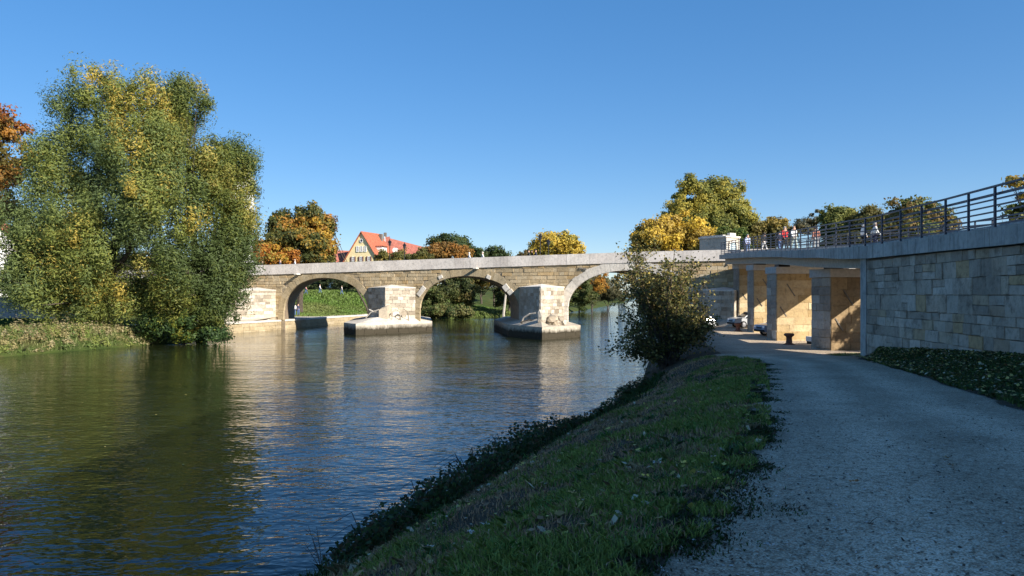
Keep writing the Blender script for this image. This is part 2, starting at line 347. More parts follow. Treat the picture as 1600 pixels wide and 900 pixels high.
# ------------------------------------------------------------------ stone block helpers
def block_mesh(seed, bev=.06):
    rnd = random.Random(seed); bm = bmesh.new(); bmesh.ops.create_cube(bm, size=1)
    es = [e for e in bm.edges if all(v.co.y < 0 for v in e.verts)]
    bmesh.ops.bevel(bm, geom=es, offset=bev, segments=1, affect='EDGES')
    for v in bm.verts:
        if v.co.y < -.4: v.co.x += rnd.uniform(-.012, .012); v.co.z += rnd.uniform(-.025, .025); v.co.y += rnd.uniform(-.08, .08)
    me = bpy.data.meshes.new('stone_block'); bm.to_mesh(me); bm.free(); return me
BLK = {}
def blocks(mat, n=5):
    if mat not in BLK:
        BLK[mat] = []
        for i in range(n):
            me = block_mesh(i+3, .035); me.materials.append(mat); BLK[mat].append(me)
    return BLK[mat]
def lay(parent, P0, P1, z0, ztop, mat, name='stone', row=.44, ln=(.7, 1.2), th=.16, prot=.03, jit=.02, off=(0, 0), rows=None, gap=.016):
    "lay courses of separate stones on the vertical plane P0->P1 (seen from outside left to right)"
    P0 = Vector((P0[0], P0[1])); P1 = Vector((P1[0], P1[1])); d = P1-P0; L = d.length; d.normalize(); nrm = Vector((d.y, -d.x)); rz = math.atan2(d.y, d.x)
    zt = ztop if callable(ztop) else (lambda s: ztop)
    z = z0; bl = blocks(mat)
    while z < max(zt(0), zt(1))-.06:
        h = row*random.uniform(.8, 1.2) if rows is None else rows
        s = -random.uniform(0, .4)*ln[0]
        while s < L-.02:
            l = random.uniform(*ln)*(1.25 if random.random() < .15 else 1); a = max(s, 0); b = min(s+l, L)
            if L-b < .25: b = L
            top = min(zt(min(1, max(0, (a+b)/2/L))), z+h)
            if zt(min(1, max(0, (a+b)/2/L)))-top < .12: top = zt((a+b)/2/L)
            if b-a > .1 and top-z > .08:
                o = link(name, random.choice(bl), None, parent)
                p = P0+d*((a+b)/2)+nrm*(prot-th/2+random.uniform(-jit, jit))
                o.location = (p.x-off[0], p.y-off[1], (z+top)/2); o.rotation_euler = (random.uniform(-.008, .008), random.uniform(-.008, .008), rz)
                o.scale = (b-a-gap, th, top-z-gap)
            s = b if b < L else L+1
        z += h
        if max(zt(0), zt(1))-z < .15: break

# ------------------------------------------------------------------ the old stone bridge
def yf(X): return 83-.38*X
AX = Vector((-.12, 1, 0)).normalized()*8.2        # barrel axis and width
UD = Vector((1, -.38)).normalized()               # along the face, left to right
FN = Vector((UD.y, -UD.x))                        # outward normal of the face
ARCH = [(-27.8, -22.5, -16.7, 2.3, 6.28), (-10.4, -5.2, .8, 2.75, 6.33), (5.9, 11.8, 17.7, 3.0, 6.75)]
def arch_z(X, grow=0):
    for a, m, b, zs, zc in ARCH:
        if a-grow < X < b+grow:
            r = (m-a if X < m else b-m)+grow; u = min(1, abs(X-m)/r)
            return zs+(zc+grow-zs)*math.sqrt(max(0, 1-u**2.1))
    return None
def ptop(X): return 7.89+(X+31.7)*.0166 if X < 13 else 8.63+(X-13)*.004
def pbot(X): return 6.69+(X+31.7)*.0192 if X < 13 else 7.55+(X-13)*.004
bridge = thing('stone_bridge', 'long old sandstone arch bridge with pale granite parapet crossing the river', 'bridge')
XL, XR = -75.0, 46.0
def bridge_body():
    xs = [XL, -45]
    for a, m, b, zs, zc in ARCH:
        xs += [a-1.2, a]; n = 28
        xs += [m-(m-a)*math.cos(math.pi*k/2/n) for k in range(1, n)] + [m]+[m+(b-m)*math.sin(math.pi*k/2/n) for k in range(1, n)]+[b, b+1.2]
    xs = sorted(set(xs))+[XR]
    V = []; Fc = []; Ms = []
    def q(a, b, c, d, mi): i = len(V); V.extend([a, b, c, d]); Fc.append((i, i+1, i+2, i+3)); Ms.append(mi)
    def P(x, z, back=0): return Vector((x, yf(x), z))+AX*back
    for x0, x1 in zip(xs, xs[1:]):
        xm = (x0+x1)/2; za = arch_z(xm)
        if za is None: b0 = b1 = -1.5
        else:
            g = next(t for t in ARCH if t[0] < xm < t[2])
            def zz(x):
                r = (g[1]-g[0]) if x < g[1] else (g[2]-g[1]); return g[3]+(g[4]-g[3])*math.sqrt(max(0, 1-min(1, abs(x-g[1])/r)**2.1))
            b0, b1 = zz(x0), zz(x1)
        q(P(x0, b0), P(x1, b1), P(x1, pbot(x1)), P(x0, pbot(x0)), 0)
        q(P(x1, b1, 1), P(x0, b0, 1), P(x0, pbot(x0), 1), P(x1, pbot(x1), 1), 0)
        q(P(x0, pbot(x0)), P(x1, pbot(x1)), P(x1, pbot(x1), 1), P(x0, pbot(x0), 1), 0)
        if za is not None: q(P(x1, b1), P(x0, b0), P(x0, b0, 1), P(x1, b1, 1), 1)
    for g in ARCH:     # straight jambs below the springing
        q(P(g[0], -1.5), P(g[0], -1.5, 1), P(g[0], g[3], 1), P(g[0], g[3]), 1)
        q(P(g[2], -1.5, 1), P(g[2], -1.5), P(g[2], g[3]), P(g[2], g[3], 1), 1)
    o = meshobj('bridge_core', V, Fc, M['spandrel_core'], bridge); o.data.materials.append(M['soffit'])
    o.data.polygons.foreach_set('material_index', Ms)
bridge_body()
def facing():
    "spandrel facing: real stones in uneven courses, joined (too small to pick apart from here)"
    V = []; col = []
    z = 1.2
    rnd = random.Random(3)
    while z < 8.2:
        h = rnd.uniform(.24, .46); s = XL+rnd.random()
        while s < XR:
            l = rnd.uniform(.4, 1.25); a, b = s, s+l; s += l
            top = z+h
            if top > pbot((a+b)/2)-.02: top = pbot((a+b)/2)-.02
            if top-z < .1: continue
            bad = False
            for X in (a, (a+b)/2, b):
                t = arch_z(X, .45)
                if t is not None and z < t: bad = True
            if bad: continue
            p = rnd.uniform(.015, .075); g = .012
            A = Vector((a+g, yf(a+g), 0)); B = Vector((b-g, yf(b-g), 0)); n3 = Vector((FN.x, FN.y, 0))
            tl = rnd.uniform(-.02, .02)
            f = [A+n3*(p+tl)+Vector((.015, 0, z+g+.012)), B+n3*(p-tl)+Vector((-.015, 0, z+g+.012)), B+n3*(p-tl)+Vector((-.015, 0, top-g-.012)), A+n3*(p+tl)+Vector((.015, 0, top-g-.012))]
            r = [A+Vector((0, 0, z+g)), B+Vector((0, 0, z+g)), B+Vector((0, 0, top-g)), A+Vector((0, 0, top-g))]
            c = rnd.random()
            V += f; col.append((c, c, c))
            for k in range(4):
                k2 = (k+1) % 4; V += [r[k], r[k2], f[k2], f[k]]; col.append((c, c, c))
        z += h
    o = npmesh('facing_stones', np.array([tuple(v) for v in V]), 4, np.array(col), M['spandrel'], bridge); o['kind'] = 'stuff'
facing()
# arch rings: separate voussoirs
for gi, (a, m, b, zs, zc) in enumerate(ARCH):
    mt = M['ring_pale'] if gi == 2 else M['ring']
    pts = []
    K = 400
    for k in range(K+1):
        u = k/K; ang = math.pi*u; c = -math.cos(ang); x = m+(c*(m-a) if c < 0 else c*(b-m)); r = (m-a if x < m else b-m)
        pts.append((x*math.hypot(1, .38), zs+(zc-zs)*math.sqrt(max(0, 1-(abs(x-m)/r)**2.1)), x))
    acc = [0]
    for p, q2 in zip(pts, pts[1:]): acc.append(acc[-1]+math.hypot(q2[0]-p[0], q2[1]-p[1]))
    n = 33; depth = .92 if gi == 2 else .8
    for k in range(n):
        s0, s1 = acc[-1]*k/n, acc[-1]*(k+1)/n
        idx = lambda s: min(range(len(acc)), key=lambda i: abs(acc[i]-s))
        i0, i1 = idx(s0), idx(s1); im = (i0+i1)//2
        def nr(i):
            p, q2 = pts[max(0, i-4)], pts[min(K, i+4)]; t = Vector((q2[0]-p[0], q2[1]-p[1])).normalized(); return Vector((-t.y, t.x))
        n0, n1 = nr(i0), nr(i1); ch = math.hypot(1, .38); V = []
        dd = depth*random.uniform(.94, 1.06); pr = random.uniform(.05, .085) if gi < 2 else random.uniform(.10, .12)
        t = (Vector((pts[i1][0]-pts[i0][0], pts[i1][1]-pts[i0][1]))).normalized()*.008
        quad = [Vector(pts[i0][:2])+t, Vector(pts[i1][:2])-t, Vector(pts[i1][:2])-t+n1*dd, Vector(pts[i0][:2])+t+n0*dd]
        o3 = pts[im]; org = Vector((o3[2], yf(o3[2]), o3[1]))
        for yy in (-pr, .25):
            for qd in quad:
                X = qd.x/ch; p3 = Vector((X, yf(X), qd.y))-Vector((FN.x, FN.y, 0))*yy; V.append(p3-org)
        o = meshobj('voussoir', V, [(0, 3, 2, 1), (4, 5, 6, 7), (0, 1, 5, 4), (1, 2, 6, 5), (2, 3, 7, 6), (3, 0, 4, 7)], mt, bridge); o.location = org
    for sx, up in ((a, 1), (b, -1)):   # jamb stones under the springing
        z = 1.2
        while z < zs-.1:
            h = min(.45, zs-z); x0, x1 = (sx-.75, sx) if up == 1 else (sx, sx+.75)
            p = Vector(((x0+x1)/2, yf((x0+x1)/2), z+h/2)); o = link('jamb_stone', random.choice(blocks(mt)), None, bridge)
            o.location = p+Vector((FN.x, FN.y, 0))*(-.03); o.rotation_euler = (0, 0, math.atan2(UD.y, UD.x)); o.scale = (.8, .22, h-.015); z += h
# parapet slabs
def slabs(side):
    x = XL+.1
    while x < XR-.5:
        w = random.choice((.75, .8, 1.0, 1.25, 1.3, 1.6)); x1 = min(x+w, XR); n3 = Vector((FN.x, FN.y, 0)); V = []
        xm = (x+x1)/2; org = Vector((xm, yf(xm), pbot(xm)))+(AX if side else Vector())
        j = random.uniform(-.008, .008)
        for zz in ('b', 't'):
            for xx, off in ((x+.004, .16+j), (x1-.004, .16+j), (x1-.004, -.12), (x+.004, -.12)):
                o2 = off if not side else off-.04
                V.append(Vector((xx, yf(xx), (pbot(xx) if zz == 'b' else ptop(xx)+j*.6)))+(AX if side else Vector())+n3*o2-org)
        o = meshobj('parapet_slab', V, [(3, 2, 1, 0), (4, 5, 6, 7), (0, 1, 5, 4), (1, 2, 6, 5), (2, 3, 7, 6), (3, 0, 4, 7)], M['slab'], bridge); o.location = org
        x = x1
slabs(0)
V = []
for X in (XL, 13, XR):
    for o2 in (-.15, .15):
        for zz in (pbot(X), ptop(X)): V.append(Vector((X, yf(X), zz))+AX+Vector((FN.x, FN.y, 0))*o2)
Fc = []
for k in range(2):
    b = 4*k; Fc += [(b, b+4, b+5, b+1), (b+2, b+3, b+7, b+6), (b+1, b+5, b+7, b+3)]
meshobj('rear_parapet', V, Fc, M['slab'], bridge)
V = []
for X in (XL, 13, XR):
    for o2 in (.0, 1): V.append(Vector((X, yf(X), pbot(X)+.05))+AX*o2)
meshobj('roadway', V, [(0, 2, 3, 1), (2, 4, 5, 3)], M['asphalt'], bridge)
# drains, marks and patches on the face
def onface(px, py, o=0):
    k = (px-800)/F; X = k*83/(1+.38*k); Y = yf(X); return Vector((X, Y, CAMZ-(py-HOR)/F*Y))+Vector((FN.x, FN.y, 0))*o
RF = math.atan2(UD.y, UD.x)
for px, py in ((468, 428.5), (746, 419.5)):
    p = onface(px, py, .38); box('drain_spout', p, (.42, .9, .16), M['ring_pale'], bridge, RF, .02)
for px, py in ((914, 420.5), (908, 419.5)):
    p = onface(px, py, .05); box('drain_hole', p, (.35, .2, .2), M['wallcore'], bridge, RF, .02)
def mark(px, py, w, h, tilt, mt, th=.2, name='patch_stone'):
    p = onface(px, py, .05); o = box(name, (0, 0, 0), (w, th, h), mt, bridge, 0, .015)
    o.matrix_world = Matrix.Translation(p) @ Matrix.Rotation(RF, 4, 'Z') @ Matrix.Rotation(R(tilt), 4, 'Y')
for px, py, w, h, t in ((659, 455, 1.25, .55, -50), (791, 449.5, .62, .72, -38), (798, 456.5, .62, .55, -40), (689, 433, .5, .38, -25), (764, 433, .5, .42, 25)):
    mark(px, py, w, h, t, M['ring_pale'], .2)

def pier(Lp, Ap, Rp, PL, PA, PR, ztop, tall=True, seed=0):
    random.seed(50+seed)
    pr = bpy.data.objects.new('pier', None); C.objects.link(pr); pr.parent = bridge; pr.location = (Ap[0], Ap[1], 0); off = (Ap[0], Ap[1])
    def loc(p): return (p[0]-off[0], p[1]-off[1])
    s = .12
    inner = [loc(Ap), loc(Rp), loc((Rp[0]+.3, Rp[1]+1)), loc((Lp[0]-.1, Lp[1]+1)), loc(Lp)]
    cx, cy = sum(p[0] for p in inner)/5, sum(p[1] for p in inner)/5
    inner = [(cx+(p[0]-cx)*.975, cy+(p[1]-cy)*.975) for p in inner]
    prism('cutwater_core', inner, 0, ztop-.02, M['ashlar_core'], pr)
    lay(pr, Lp, Ap, 1.2, ztop, M['ashlar'], 'stone', .38, (.55, 1.0), .2, .02, .008, off)
    lay(pr, Ap, Rp, 1.2, ztop, M['ashlar'], 'stone', .38, (.55, 1.0), .2, .02, .008, off)
    # low sloping stone cap rising to the face
    m = ((Lp[0]+Rp[0])/2, (Lp[1]+Rp[1])/2)
    V = [(*loc(Ap), ztop), (*loc(Rp), ztop), (*loc(Lp), ztop), (*loc(Ap), ztop+.1), (*loc(Rp), ztop+.1), (*loc(Lp), ztop+.1), (*loc(m), ztop+.42)]
    V = [(x*1.02, y*1.02-.03 if i in (0, 3) else y, z) for i, (x, y, z) in enumerate(V)]
    meshobj('cutwater_cap', V, [(0, 1, 4, 3), (2, 0, 3, 5), (3, 4, 6), (5, 3, 6), (0, 2, 1)], M['ring_pale'], pr)
    # wide plinth in the water
    back = AX.normalized()*15
    pl = [PA, PR, (PR[0]+back.x, PR[1]+back.y), (PL[0]+back.x, PL[1]+back.y), PL]
    cx, cy = sum(p[0] for p in pl)/5, sum(p[1] for p in pl)/5
    pin = [loc((cx+(p[0]-cx)*.985, cy+(p[1]-cy)*.985)) for p in pl]
    prism('plinth_core', pin, -2.2, 1.12, M['plinth'], pr)
    for a, b in ((PL, PA), (PA, PR), (PR, pl[2]), (pl[3], PL)):
        lay(pr, a, b, -.35, 1.0, M['plinth'], 'plinth_stone', .45, (1.0, 1.7), .3, .0, .012, off, .45, .012)
    # coping and sloped top
    e = [(p[0], p[1]) for p in pl]; Vv = [(*loc(p), .99) for p in e]+[(*loc(p), 1.2) for p in e]
    top = [(Ap[0], Ap[1]+.1), (Rp[0], Rp[1]), (Rp[0]+back.x*.9, Rp[1]+back.y*.9), (Lp[0]+back.x*.9, Lp[1]+back.y*.9), (Lp[0], Lp[1])]
    Vv += [(*loc(p), 2.0 if i == 0 else 1.55) for i, p in enumerate(top)]
    Fc = [(i, (i+1) % 5, 5+(i+1) % 5, 5+i) for i in range(5)]+[(5+i, 5+(i+1) % 5, 10+(i+1) % 5, 10+i) for i in range(5)]+[(10, 11, 12, 13, 14)]
    o = meshobj('plinth_top', Vv, Fc, M['ashlar'], pr)
    return pr
def fx(px):
    k = (px-800)/F; X = k*83/(1+.38*k); return (X, yf(X))
def pd(px, D): return ((px-800)/F*D, D)
p3 = pier((.76, yf(.76)), pd(845, 76), (5.5, yf(5.5)), (-.43, 79.3), (2.84, 72.5), (6.9, 77.3), 5.0, seed=3)
p2 = pier((-16.7, yf(-16.7)), pd(602, 85.9), (-10.9, yf(-10.9)), (-18.5, 84.5), (-16.45, 80.9), (-9.15, 88.0), 5.0, seed=2)
p1 = pier((-34, yf(-34)), pd(352, 87), (-28.9, yf(-28.9)), (-35.5, 90), (-33.5, 84.6), (-30.2, 88.5), 4.75, seed=1)
p4 = pier((17.9, yf(17.9)), (20.4, 70.5), (23.5, yf(23.5)), (17.5, 74), (20, 70), (24.5, 73), 4.6, seed=4)
# broken masonry and driftwood at the pier feet
def rock(name, c, s, mat, parent=None, seed=1, sub=2, rough=.25):
    bm = bmesh.new(); bmesh.ops.create_icosphere(bm, subdivisions=sub, radius=1); rnd = random.Random(seed)
    for v in bm.verts:
        k = 1+rnd.uniform(-rough, rough); v.co = Vector((v.co.x*s[0]*k, v.co.y*s[1]*k, v.co.z*s[2]*k))
    o = bmobj(name, bm, mat, parent); o.location = c; return o
def log(name, pts, r, parent=None, mat=None):
    bm = bmesh.new(); tube(bm, pts, r, 6); return bmobj(name, bm, mat or M['bark'], parent)
M['drift'] = mat_plain('bleached_driftwood', (.42, .38, .32), .9, var=.3)
q = at(846, 484, 74.8); g = thing('stone_fragment', 'broken upright stone at the foot of the right river pier nose', 'stone', (q.x, q.y, 1.55))
rock('stone_body', (0, 0, .55), (.45, .4, .75), M['ashlar'], g, 4); rock('stone_chip', (.9, .2, .25), (.5, .4, .35), M['ashlar'], g, 5)
q = at(865, 488, 75.5); g = thing('stone_rubble', 'pale rubble heap leaning on the sunlit side of the right river pier', 'rubble', (q.x, q.y, 1.5))
for i, (dx, dz, s) in enumerate(((-.6, .1, .45), (0, .5, .55), (.35, .05, .4), (.7, .35, .42), (1.1, .0, .35), (.1, 0, .5))): rock('stone', (dx*.9, dx*.45, dz), (s, s*.8, s*.8), M['ashlar'], g, 20+i)
q = at(832, 484, 76.5)
dw = thing('driftwood', 'bleached curved driftwood branch caught on the shaded side of the right river pier', 'driftwood', (q.x, q.y, 1.6))
log('branch', [(-1.1, .6, -.2), (-.9, .4, .35), (-.3, .1, .75), (.3, -.2, .85)], [.07, .09, .1, .05], dw, M['drift']); log('branch', [(-1.2, .4, -.1), (-.4, .2, .15), (.5, -.3, .1)], .06, dw)
q = at(597, 478, 84.6)
g = thing('stone_stub', 'broken stub of old masonry on the nose of the left river pier', 'masonry', (q.x, q.y, 1.5))
prism('stub_body', [(-.35, 0), (.55, .1), (.8, 1.2), (-.3, 1.2)], -.3, [1.1, 1.5, 1.7, 1.3], M['ashlar'], g)
for i, x in enumerate((1.5, 2.3)):
    bm = bmesh.new(); tube(bm, [(x-.5, x*.62-.6, -.2), (x-.4, x*.62-.6, .8), (x, x*.62-.4, 1.15), (x+.35, x*.62-.2, .9), (x+.45, x*.62, -.2)], .09, 6); bmobj('arch_fragment', bm, M['ashlar'], g)
q = at(585, 482, 86); dw = thing('driftwood', 'thin bleached driftwood in the dark recess left of the left river pier nose', 'driftwood', (q.x, q.y, 1.6))
log('branch', [(-.9, -.3, .1), (-.3, -.5, .7), (.6, -.7, 1.0)], .07, dw, M['drift']); log('branch', [(-.5, -.5, 1.), (.1, -.5, .75), (.5, -.6, .7)], .08, dw, M['drift'])

# old quay inside the left arch
quay = thing('stone_quay', 'low stone quay wall running under the leftmost arch', 'quay')
QP = [(-40, 78.5), (-33.6, 80), (-31.3, 84.4), (-27.8, 95), (-24.6, 110), (-21, 122), (-19.5, 130)]
back = [(-28, 130), (-33, 112), (-40, 96), (-46, 90), (-46, 80)]
prism('quay_core', [(x-.05, y+.02) for x, y in QP]+back, -2, 1.12, M['ashlar_core'], quay)
for i, (a, b) in enumerate(zip(QP, QP[1:])):
    lay(quay, a, b, -.3, .98, M['plinth'] if False else M['ring'], 'stone', .42, (.8, 1.5), .3, .03, .015, (0, 0), .43)
    L = math.hypot(b[0]-a[0], b[1]-a[1]); n = max(1, int(L/1.6)); d = Vector((b[0]-a[0], b[1]-a[1]))/L; nn = Vector((d.y, -d.x))
    for k in range(n):
        s = (k+.5)*L/n; p = Vector(a)+d*s+nn*(-.35); o = box('coping_stone', (0, 0, 0), (L/n-.015, .9, .22), M['ring_pale'], quay, 0, .02); o.location = (p.x, p.y, 1.1); o.rotation_euler = (0, 0, math.atan2(d.y, d.x))

# ------------------------------------------------------------------ ramp: retaining wall, viaduct, railings
def edge_pt(s):
    "s = Y along the ramp; returns plan point and unit direction"
    x = float(xw(s)); z = float(np.interp(s, [e[1] for e in EDGE], [e[2] for e in EDGE])); d = Vector((float(xw(s+.5)-xw(s-.5)), 1)).normalized()
    return Vector((x, s, z)), d
DW = 6.4
wall = thing('retaining_wall', 'tall rough grey limestone retaining wall beside the gravel path', 'wall')
random.seed(12)
WY = [-30, -15, 0, 8, 13, 17.5, 21, 24.5, 28, 31.4]
base_in = []
for y in WY: p, d = edge_pt(y); n = Vector((d.y, -d.x)); base_in.append((p.x+.28, y))
far_in = []
for y in reversed(WY): p, d = edge_pt(y); far_in.append((p.x+DW-.25, y))
V = [(x, y, .5) for x, y in base_in+far_in]; m = len(base_in)
ztops = [edge_pt(y)[0].z-.52 for y in WY]; V += [(x, y, z) for (x, y), z in zip(base_in, ztops)]+[(x, y, z) for (x, y), z in zip(far_in, reversed(ztops))]
n = 2*m; Fc = [(i, (i+1) % n, n+(i+1) % n, n+i) for i in range(n)]
for i in range(m-1): Fc.append((n+i, n+i+1, 2*n-2-i, 2*n-1-i))
meshobj('wall_core', V, Fc, M['wallcore'], wall)
def wall_stones(ya, yb, nm, seed):
    "courses follow the ground at the bottom and the ramp at the top; one long run so joints stagger"
    rnd = random.Random(seed); bl = blocks(M['wallstone'])
    zb, zt_ = .9, 5.7
    z = zb
    while z < zt_:
        h = rnd.choice((.26, .34, .38, .42, .46, .52, .58)); y = ya+rnd.uniform(-.5, 0)
        while y < yb:
            l = rnd.uniform(.4, 1.15); a = max(y, ya); b = min(y+l, yb); y += l
            if yb-b < .2: b = yb; y = yb+1
            ym = (a+b)/2; p, d = edge_pt(ym); t1 = min(z+h, p.z-.53); gnd = hz(p.x-.3, ym)
            if t1-z < .1 or b-a < .12 or z+h < gnd-.1: continue
            parts = [(z, t1)]
            if h > .45 and rnd.random() < .3: mid = (z+t1)/2; parts = [(z, mid), (mid, t1)]
            for za, zc in parts:
                o = link('stone', rnd.choice(bl), None, nm); o.location = (p.x+.28-.04+rnd.uniform(-.022, .022), ym, (za+zc)/2)
                o.rotation_euler = (rnd.uniform(-.012, .012), rnd.uniform(-.02, .02), math.atan2(d.y, d.x)-math.pi); o.scale = ((b-a)/abs(d.y)-.014, .16, zc-za-.016)
        z += h
# face of the wall looks towards -X: viewer sees it left to right as Y falls
wall_stones(12.5, 31.4, wall, 5)
random.seed(3)
pe, de = edge_pt(31.45)
lay(wall, (pe.x+.3+6.2, 31.4+.0), (pe.x+.3, 31.4), 1.0, 5.7, M['wallstone'], 'end_stone', .45, (.6, 1.1), .16, .04)
# quoin strip in smoother concrete at the wall end
box('end_pillar', (pe.x+.42, 31.72, 3.3), (.5, .5, 5.0), M['concrete'], wall)
# deck
ramp_ = thing('ramp_viaduct', 'concrete footbridge ramp carried on stone piers up to the old bridge', 'viaduct')
ys = [-30, -15, 0, 8, 13, 17.5, 21, 24.5, 28, 31, 34, 37.5, 41, 45, 49, 53, 57, 61, 65, 69, 73.6]
V = []; Fc = []
for y in ys:
    p, d = edge_pt(y); n = Vector((d.y, -d.x))
    for o, z in ((.35, 0), (.35, -.4), (DW-.35, -.4), (DW-.35, 0)): V.append((p.x+n.x*o, p.y+n.y*o, p.z-.03+z))
for i in range(len(ys)-1):
    for k in range(4): Fc.append((4*i+k, 4*i+4+k, 4*i+4+(k+1) % 4, 4*i+(k+1) % 4))
Fc.append((0, 1, 2, 3)); meshobj('deck', V, Fc, M['beam'], ramp_)
# fascia panels, one object per cast panel
for i, (y0, y1) in enumerate(zip(ys, ys[1:])):
    for side in (0, 1):
        V = []; cpt, _ = edge_pt((y0+y1)/2)
        for y in (y0+.01, y1-.01):
            p, d = edge_pt(y); n = Vector((d.y, -d.x)); th = .50 if y < 34.5 else .42
            a, b = (0, .4) if side == 0 else (DW-.4, DW)
            for o in (a, b):
                for z in (-th, 0): V.append(Vector((p.x+n.x*o, p.y+n.y*o, p.z+z))-cpt)
        f = [(0, 1, 3, 2), (4, 6, 7, 5), (0, 4, 5, 1), (2, 3, 7, 6), (1, 5, 7, 3), (0, 2, 6, 4)]
        o = meshobj('fascia_panel', V, f, M['concrete'], ramp_); o.location = cpt
def sweep_off(name, ya, yb, off, dz, w, h, mat, parent, step=3):
    pts = []; y = ya
    while y < yb+.01: p, d = edge_pt(y); n = Vector((d.y, -d.x)); pts.append((p.x+n.x*off, p.y+n.y*off, p.z+dz)); y += min(step, max(.5, yb-y)) if y < yb else 1
    return sweep_rect(name, pts, w, h, mat, parent)
for off in (.75, DW-.75): sweep_off('main_beam', 31.9, 73.4, off, -.66, .45, .5, M['beam'], ramp_)
for y in np.arange(34, 73, 2.6):
    p, d = edge_pt(float(y)); n = Vector((d.y, -d.x)); c = p+Vector((n.x, n.y, 0))*DW/2; box('cross_beam', (c.x, c.y, p.z-.62), (DW-1.8, .3, .38), M['beam'], ramp_, math.atan2(n.y, n.x))
sweep_off('kerb', -30, 73.4, .55, .06, .25, .12, M['rail_white'], ramp_); sweep_off('kerb', -30, 73.4, DW-.55, .06, .25, .12, M['rail_white'], ramp_)
# viaduct piers: (near corner px,D)(far corner), cap top height
PI = [((17.15, 41.3), 1.75, 5.68, 1), ((17.78, 51.6), 1.3, 6.15, 2), ((19.4, 61.6), 1.2, 6.68, 3), ((20.9, 70.6), 1.3, 7.12, 4)]
for (nx_, ny_), t, ct, sd_ in PI:
    sk = (.34, .30, .2, .2)[sd_-1]
    random.seed(70+sd_)
    p, d = edge_pt(ny_); n = Vector((d.y, -d.x)); d = Vector((d.x-sk, d.y)).normalized(); n = Vector((d.y, -d.x))
    A = Vector((nx_, ny_)); B = A+n*5.6; Cc = B+d*t; Dd = A+d*t
    pr = bpy.data.objects.new('pier', None); C.objects.link(pr); pr.parent = ramp_; pr.location = (A.x, A.y, 0)
    loc = lambda v: (v.x-A.x, v.y-A.y); g = .05
    prism('pier_core', [(g, g), (loc(B)[0]-g, loc(B)[1]+g), (loc(Cc)[0]-g, loc(Cc)[1]-g), (loc(Dd)[0]+g, loc(Dd)[1]-g)], .5, ct-.45, M['pierstone'], pr)
    z0 = .9
    lay(pr, Dd, A, z0, ct-.47, M['piergrey'], 'stone', .5, (.6, 1.0), .16, .04, .006, (A.x, A.y))
    lay(pr, A, B, z0, ct-.47, M['piershade'] if sd_ == 1 else M['pierstone'], 'stone', .46, (.9, 1.6), .16, .04, .006, (A.x, A.y), None, .007)
    lay(pr, B, Cc, z0, ct-.47, M['piergrey'], 'stone', .55, (.7, 1.1), .16, .04, .006, (A.x, A.y))
    lay(pr, Cc, Dd, z0, ct-.47, M['pierstone'], 'stone', .6, (1.4, 2.2), .16, .04, .006, (A.x, A.y))
    c = (A+B+Cc+Dd)/4; box('pier_cap', (c.x-A.x, c.y-A.y, ct-.22), (5.6+.22, t+.22, .46), M['concrete_light'], pr, math.atan2(n.y, n.x), .02)
    for k in (.75, 5.0):
        q = A+n*k+d*t/2; box('bearing_block', (q.x-A.x, q.y-A.y, (ct+p.z-.92)/2), (.8, .6, max(.1, p.z-.9-ct)+.06), M['darksteel'], pr, math.atan2(n.y, n.x))
    # sloping iron-tie slots and cramps in the sunny face
    for u, v, l in ((1.0, ct-1.55, 1.0), (.45, ct-3.0, .8), (3.4, ct-1.7, 1.0)):
        q = A+n*u-d*.06; o = box('tie_slot', (0, 0, 0), (l, .05, .06), M['wallcore'], pr); o.location = (q.x-A.x, q.y-A.y, v); o.rotation_euler = (0, R(55), math.atan2(n.y, n.x))
# gauge marks carved on the second pier's sunny face (weathered, only strokes remain)
# railings
def railing(label, off, ya, yb, seed):
    t = thing('steel_railing', label, 'railing')
    y = ya; i = 0
    while y < yb:
        p, d = edge_pt(y); n = Vector((d.y, -d.x)); o = box('post', (0, 0, .58), (.055, .075, 1.16), M['steel'], t, 0)
        o.location = (p.x+n.x*off, p.y+n.y*off, p.z); o.rotation_euler = (0, 0, math.atan2(n.y, n.x))
        if i > 0: o.data = POST
        else: POST = o.data
        y += 1.75; i += 1
    for h in (.12, .29, .46, .63, .80): sweep_off('rail', ya, yb, off, h, .025, .045, M['steel'], t, 1.75)
    sweep_off('handrail', ya, yb, off+(.1 if off < 3 else -.1), .96, .06, .065, M['steel'], t, 1.75); sweep_off('top_rail', ya, yb, off, 1.16, .075, .05, M['steel'], t, 1.75)
railing('blue-grey steel railing on the near edge of the ramp above the path', .2, -8.6, 73.8, 1)
railing('blue-grey steel railing along the far side of the ramp', DW-.2, 2, 73.8, 2)
# stone stair house where the ramp meets the bridge
p = at(1128, 400, 77.5)
sh = thing('stone_shelter', 'small white stone shelter with arched door where the ramp meets the bridge', 'shelter', (p.x, p.y+1.0, 7.8), R(35))
box('wall', (0, 0, 1.05), (2.1, 3.4, 2.3), M['ashlar'], sh, 0, .03); box('cornice', (0, 0, 2.27), (2.3, 3.6, .16), M['ring_pale'], sh, 0, .02)
box('crest_block', (0, -1.55, 2.5), (.9, .4, .32), M['ring_pale'], sh, 0, .02); box('roof', (0, .2, 2.42), (1.9, 2.9, .14), M['concrete'], sh)
bm = bmesh.new(); pts = [(-.5, 0), (.5, 0), (.5, 1.2)]+[(.5*math.cos(a), 1.2+.5*math.sin(a)) for a in [math.pi*k/8 for k in range(1, 8)]]+[(-.5, 1.2)]
vs = [bm.verts.new((x, -1.72, z+.05)) for x, z in pts]; vb = [bm.verts.new((x, -1.6, z+.05)) for x, z in pts]; bm.faces.new(vs)
for i in range(len(vs)): bm.faces.new((vs[i], vb[i], vb[(i+1) % len(vs)], vs[(i+1) % len(vs)]))
bmobj('door', bm, mat_plain('glazed_pale_door', (.45, .55, .58), .3), sh)
bm = bmesh.new()
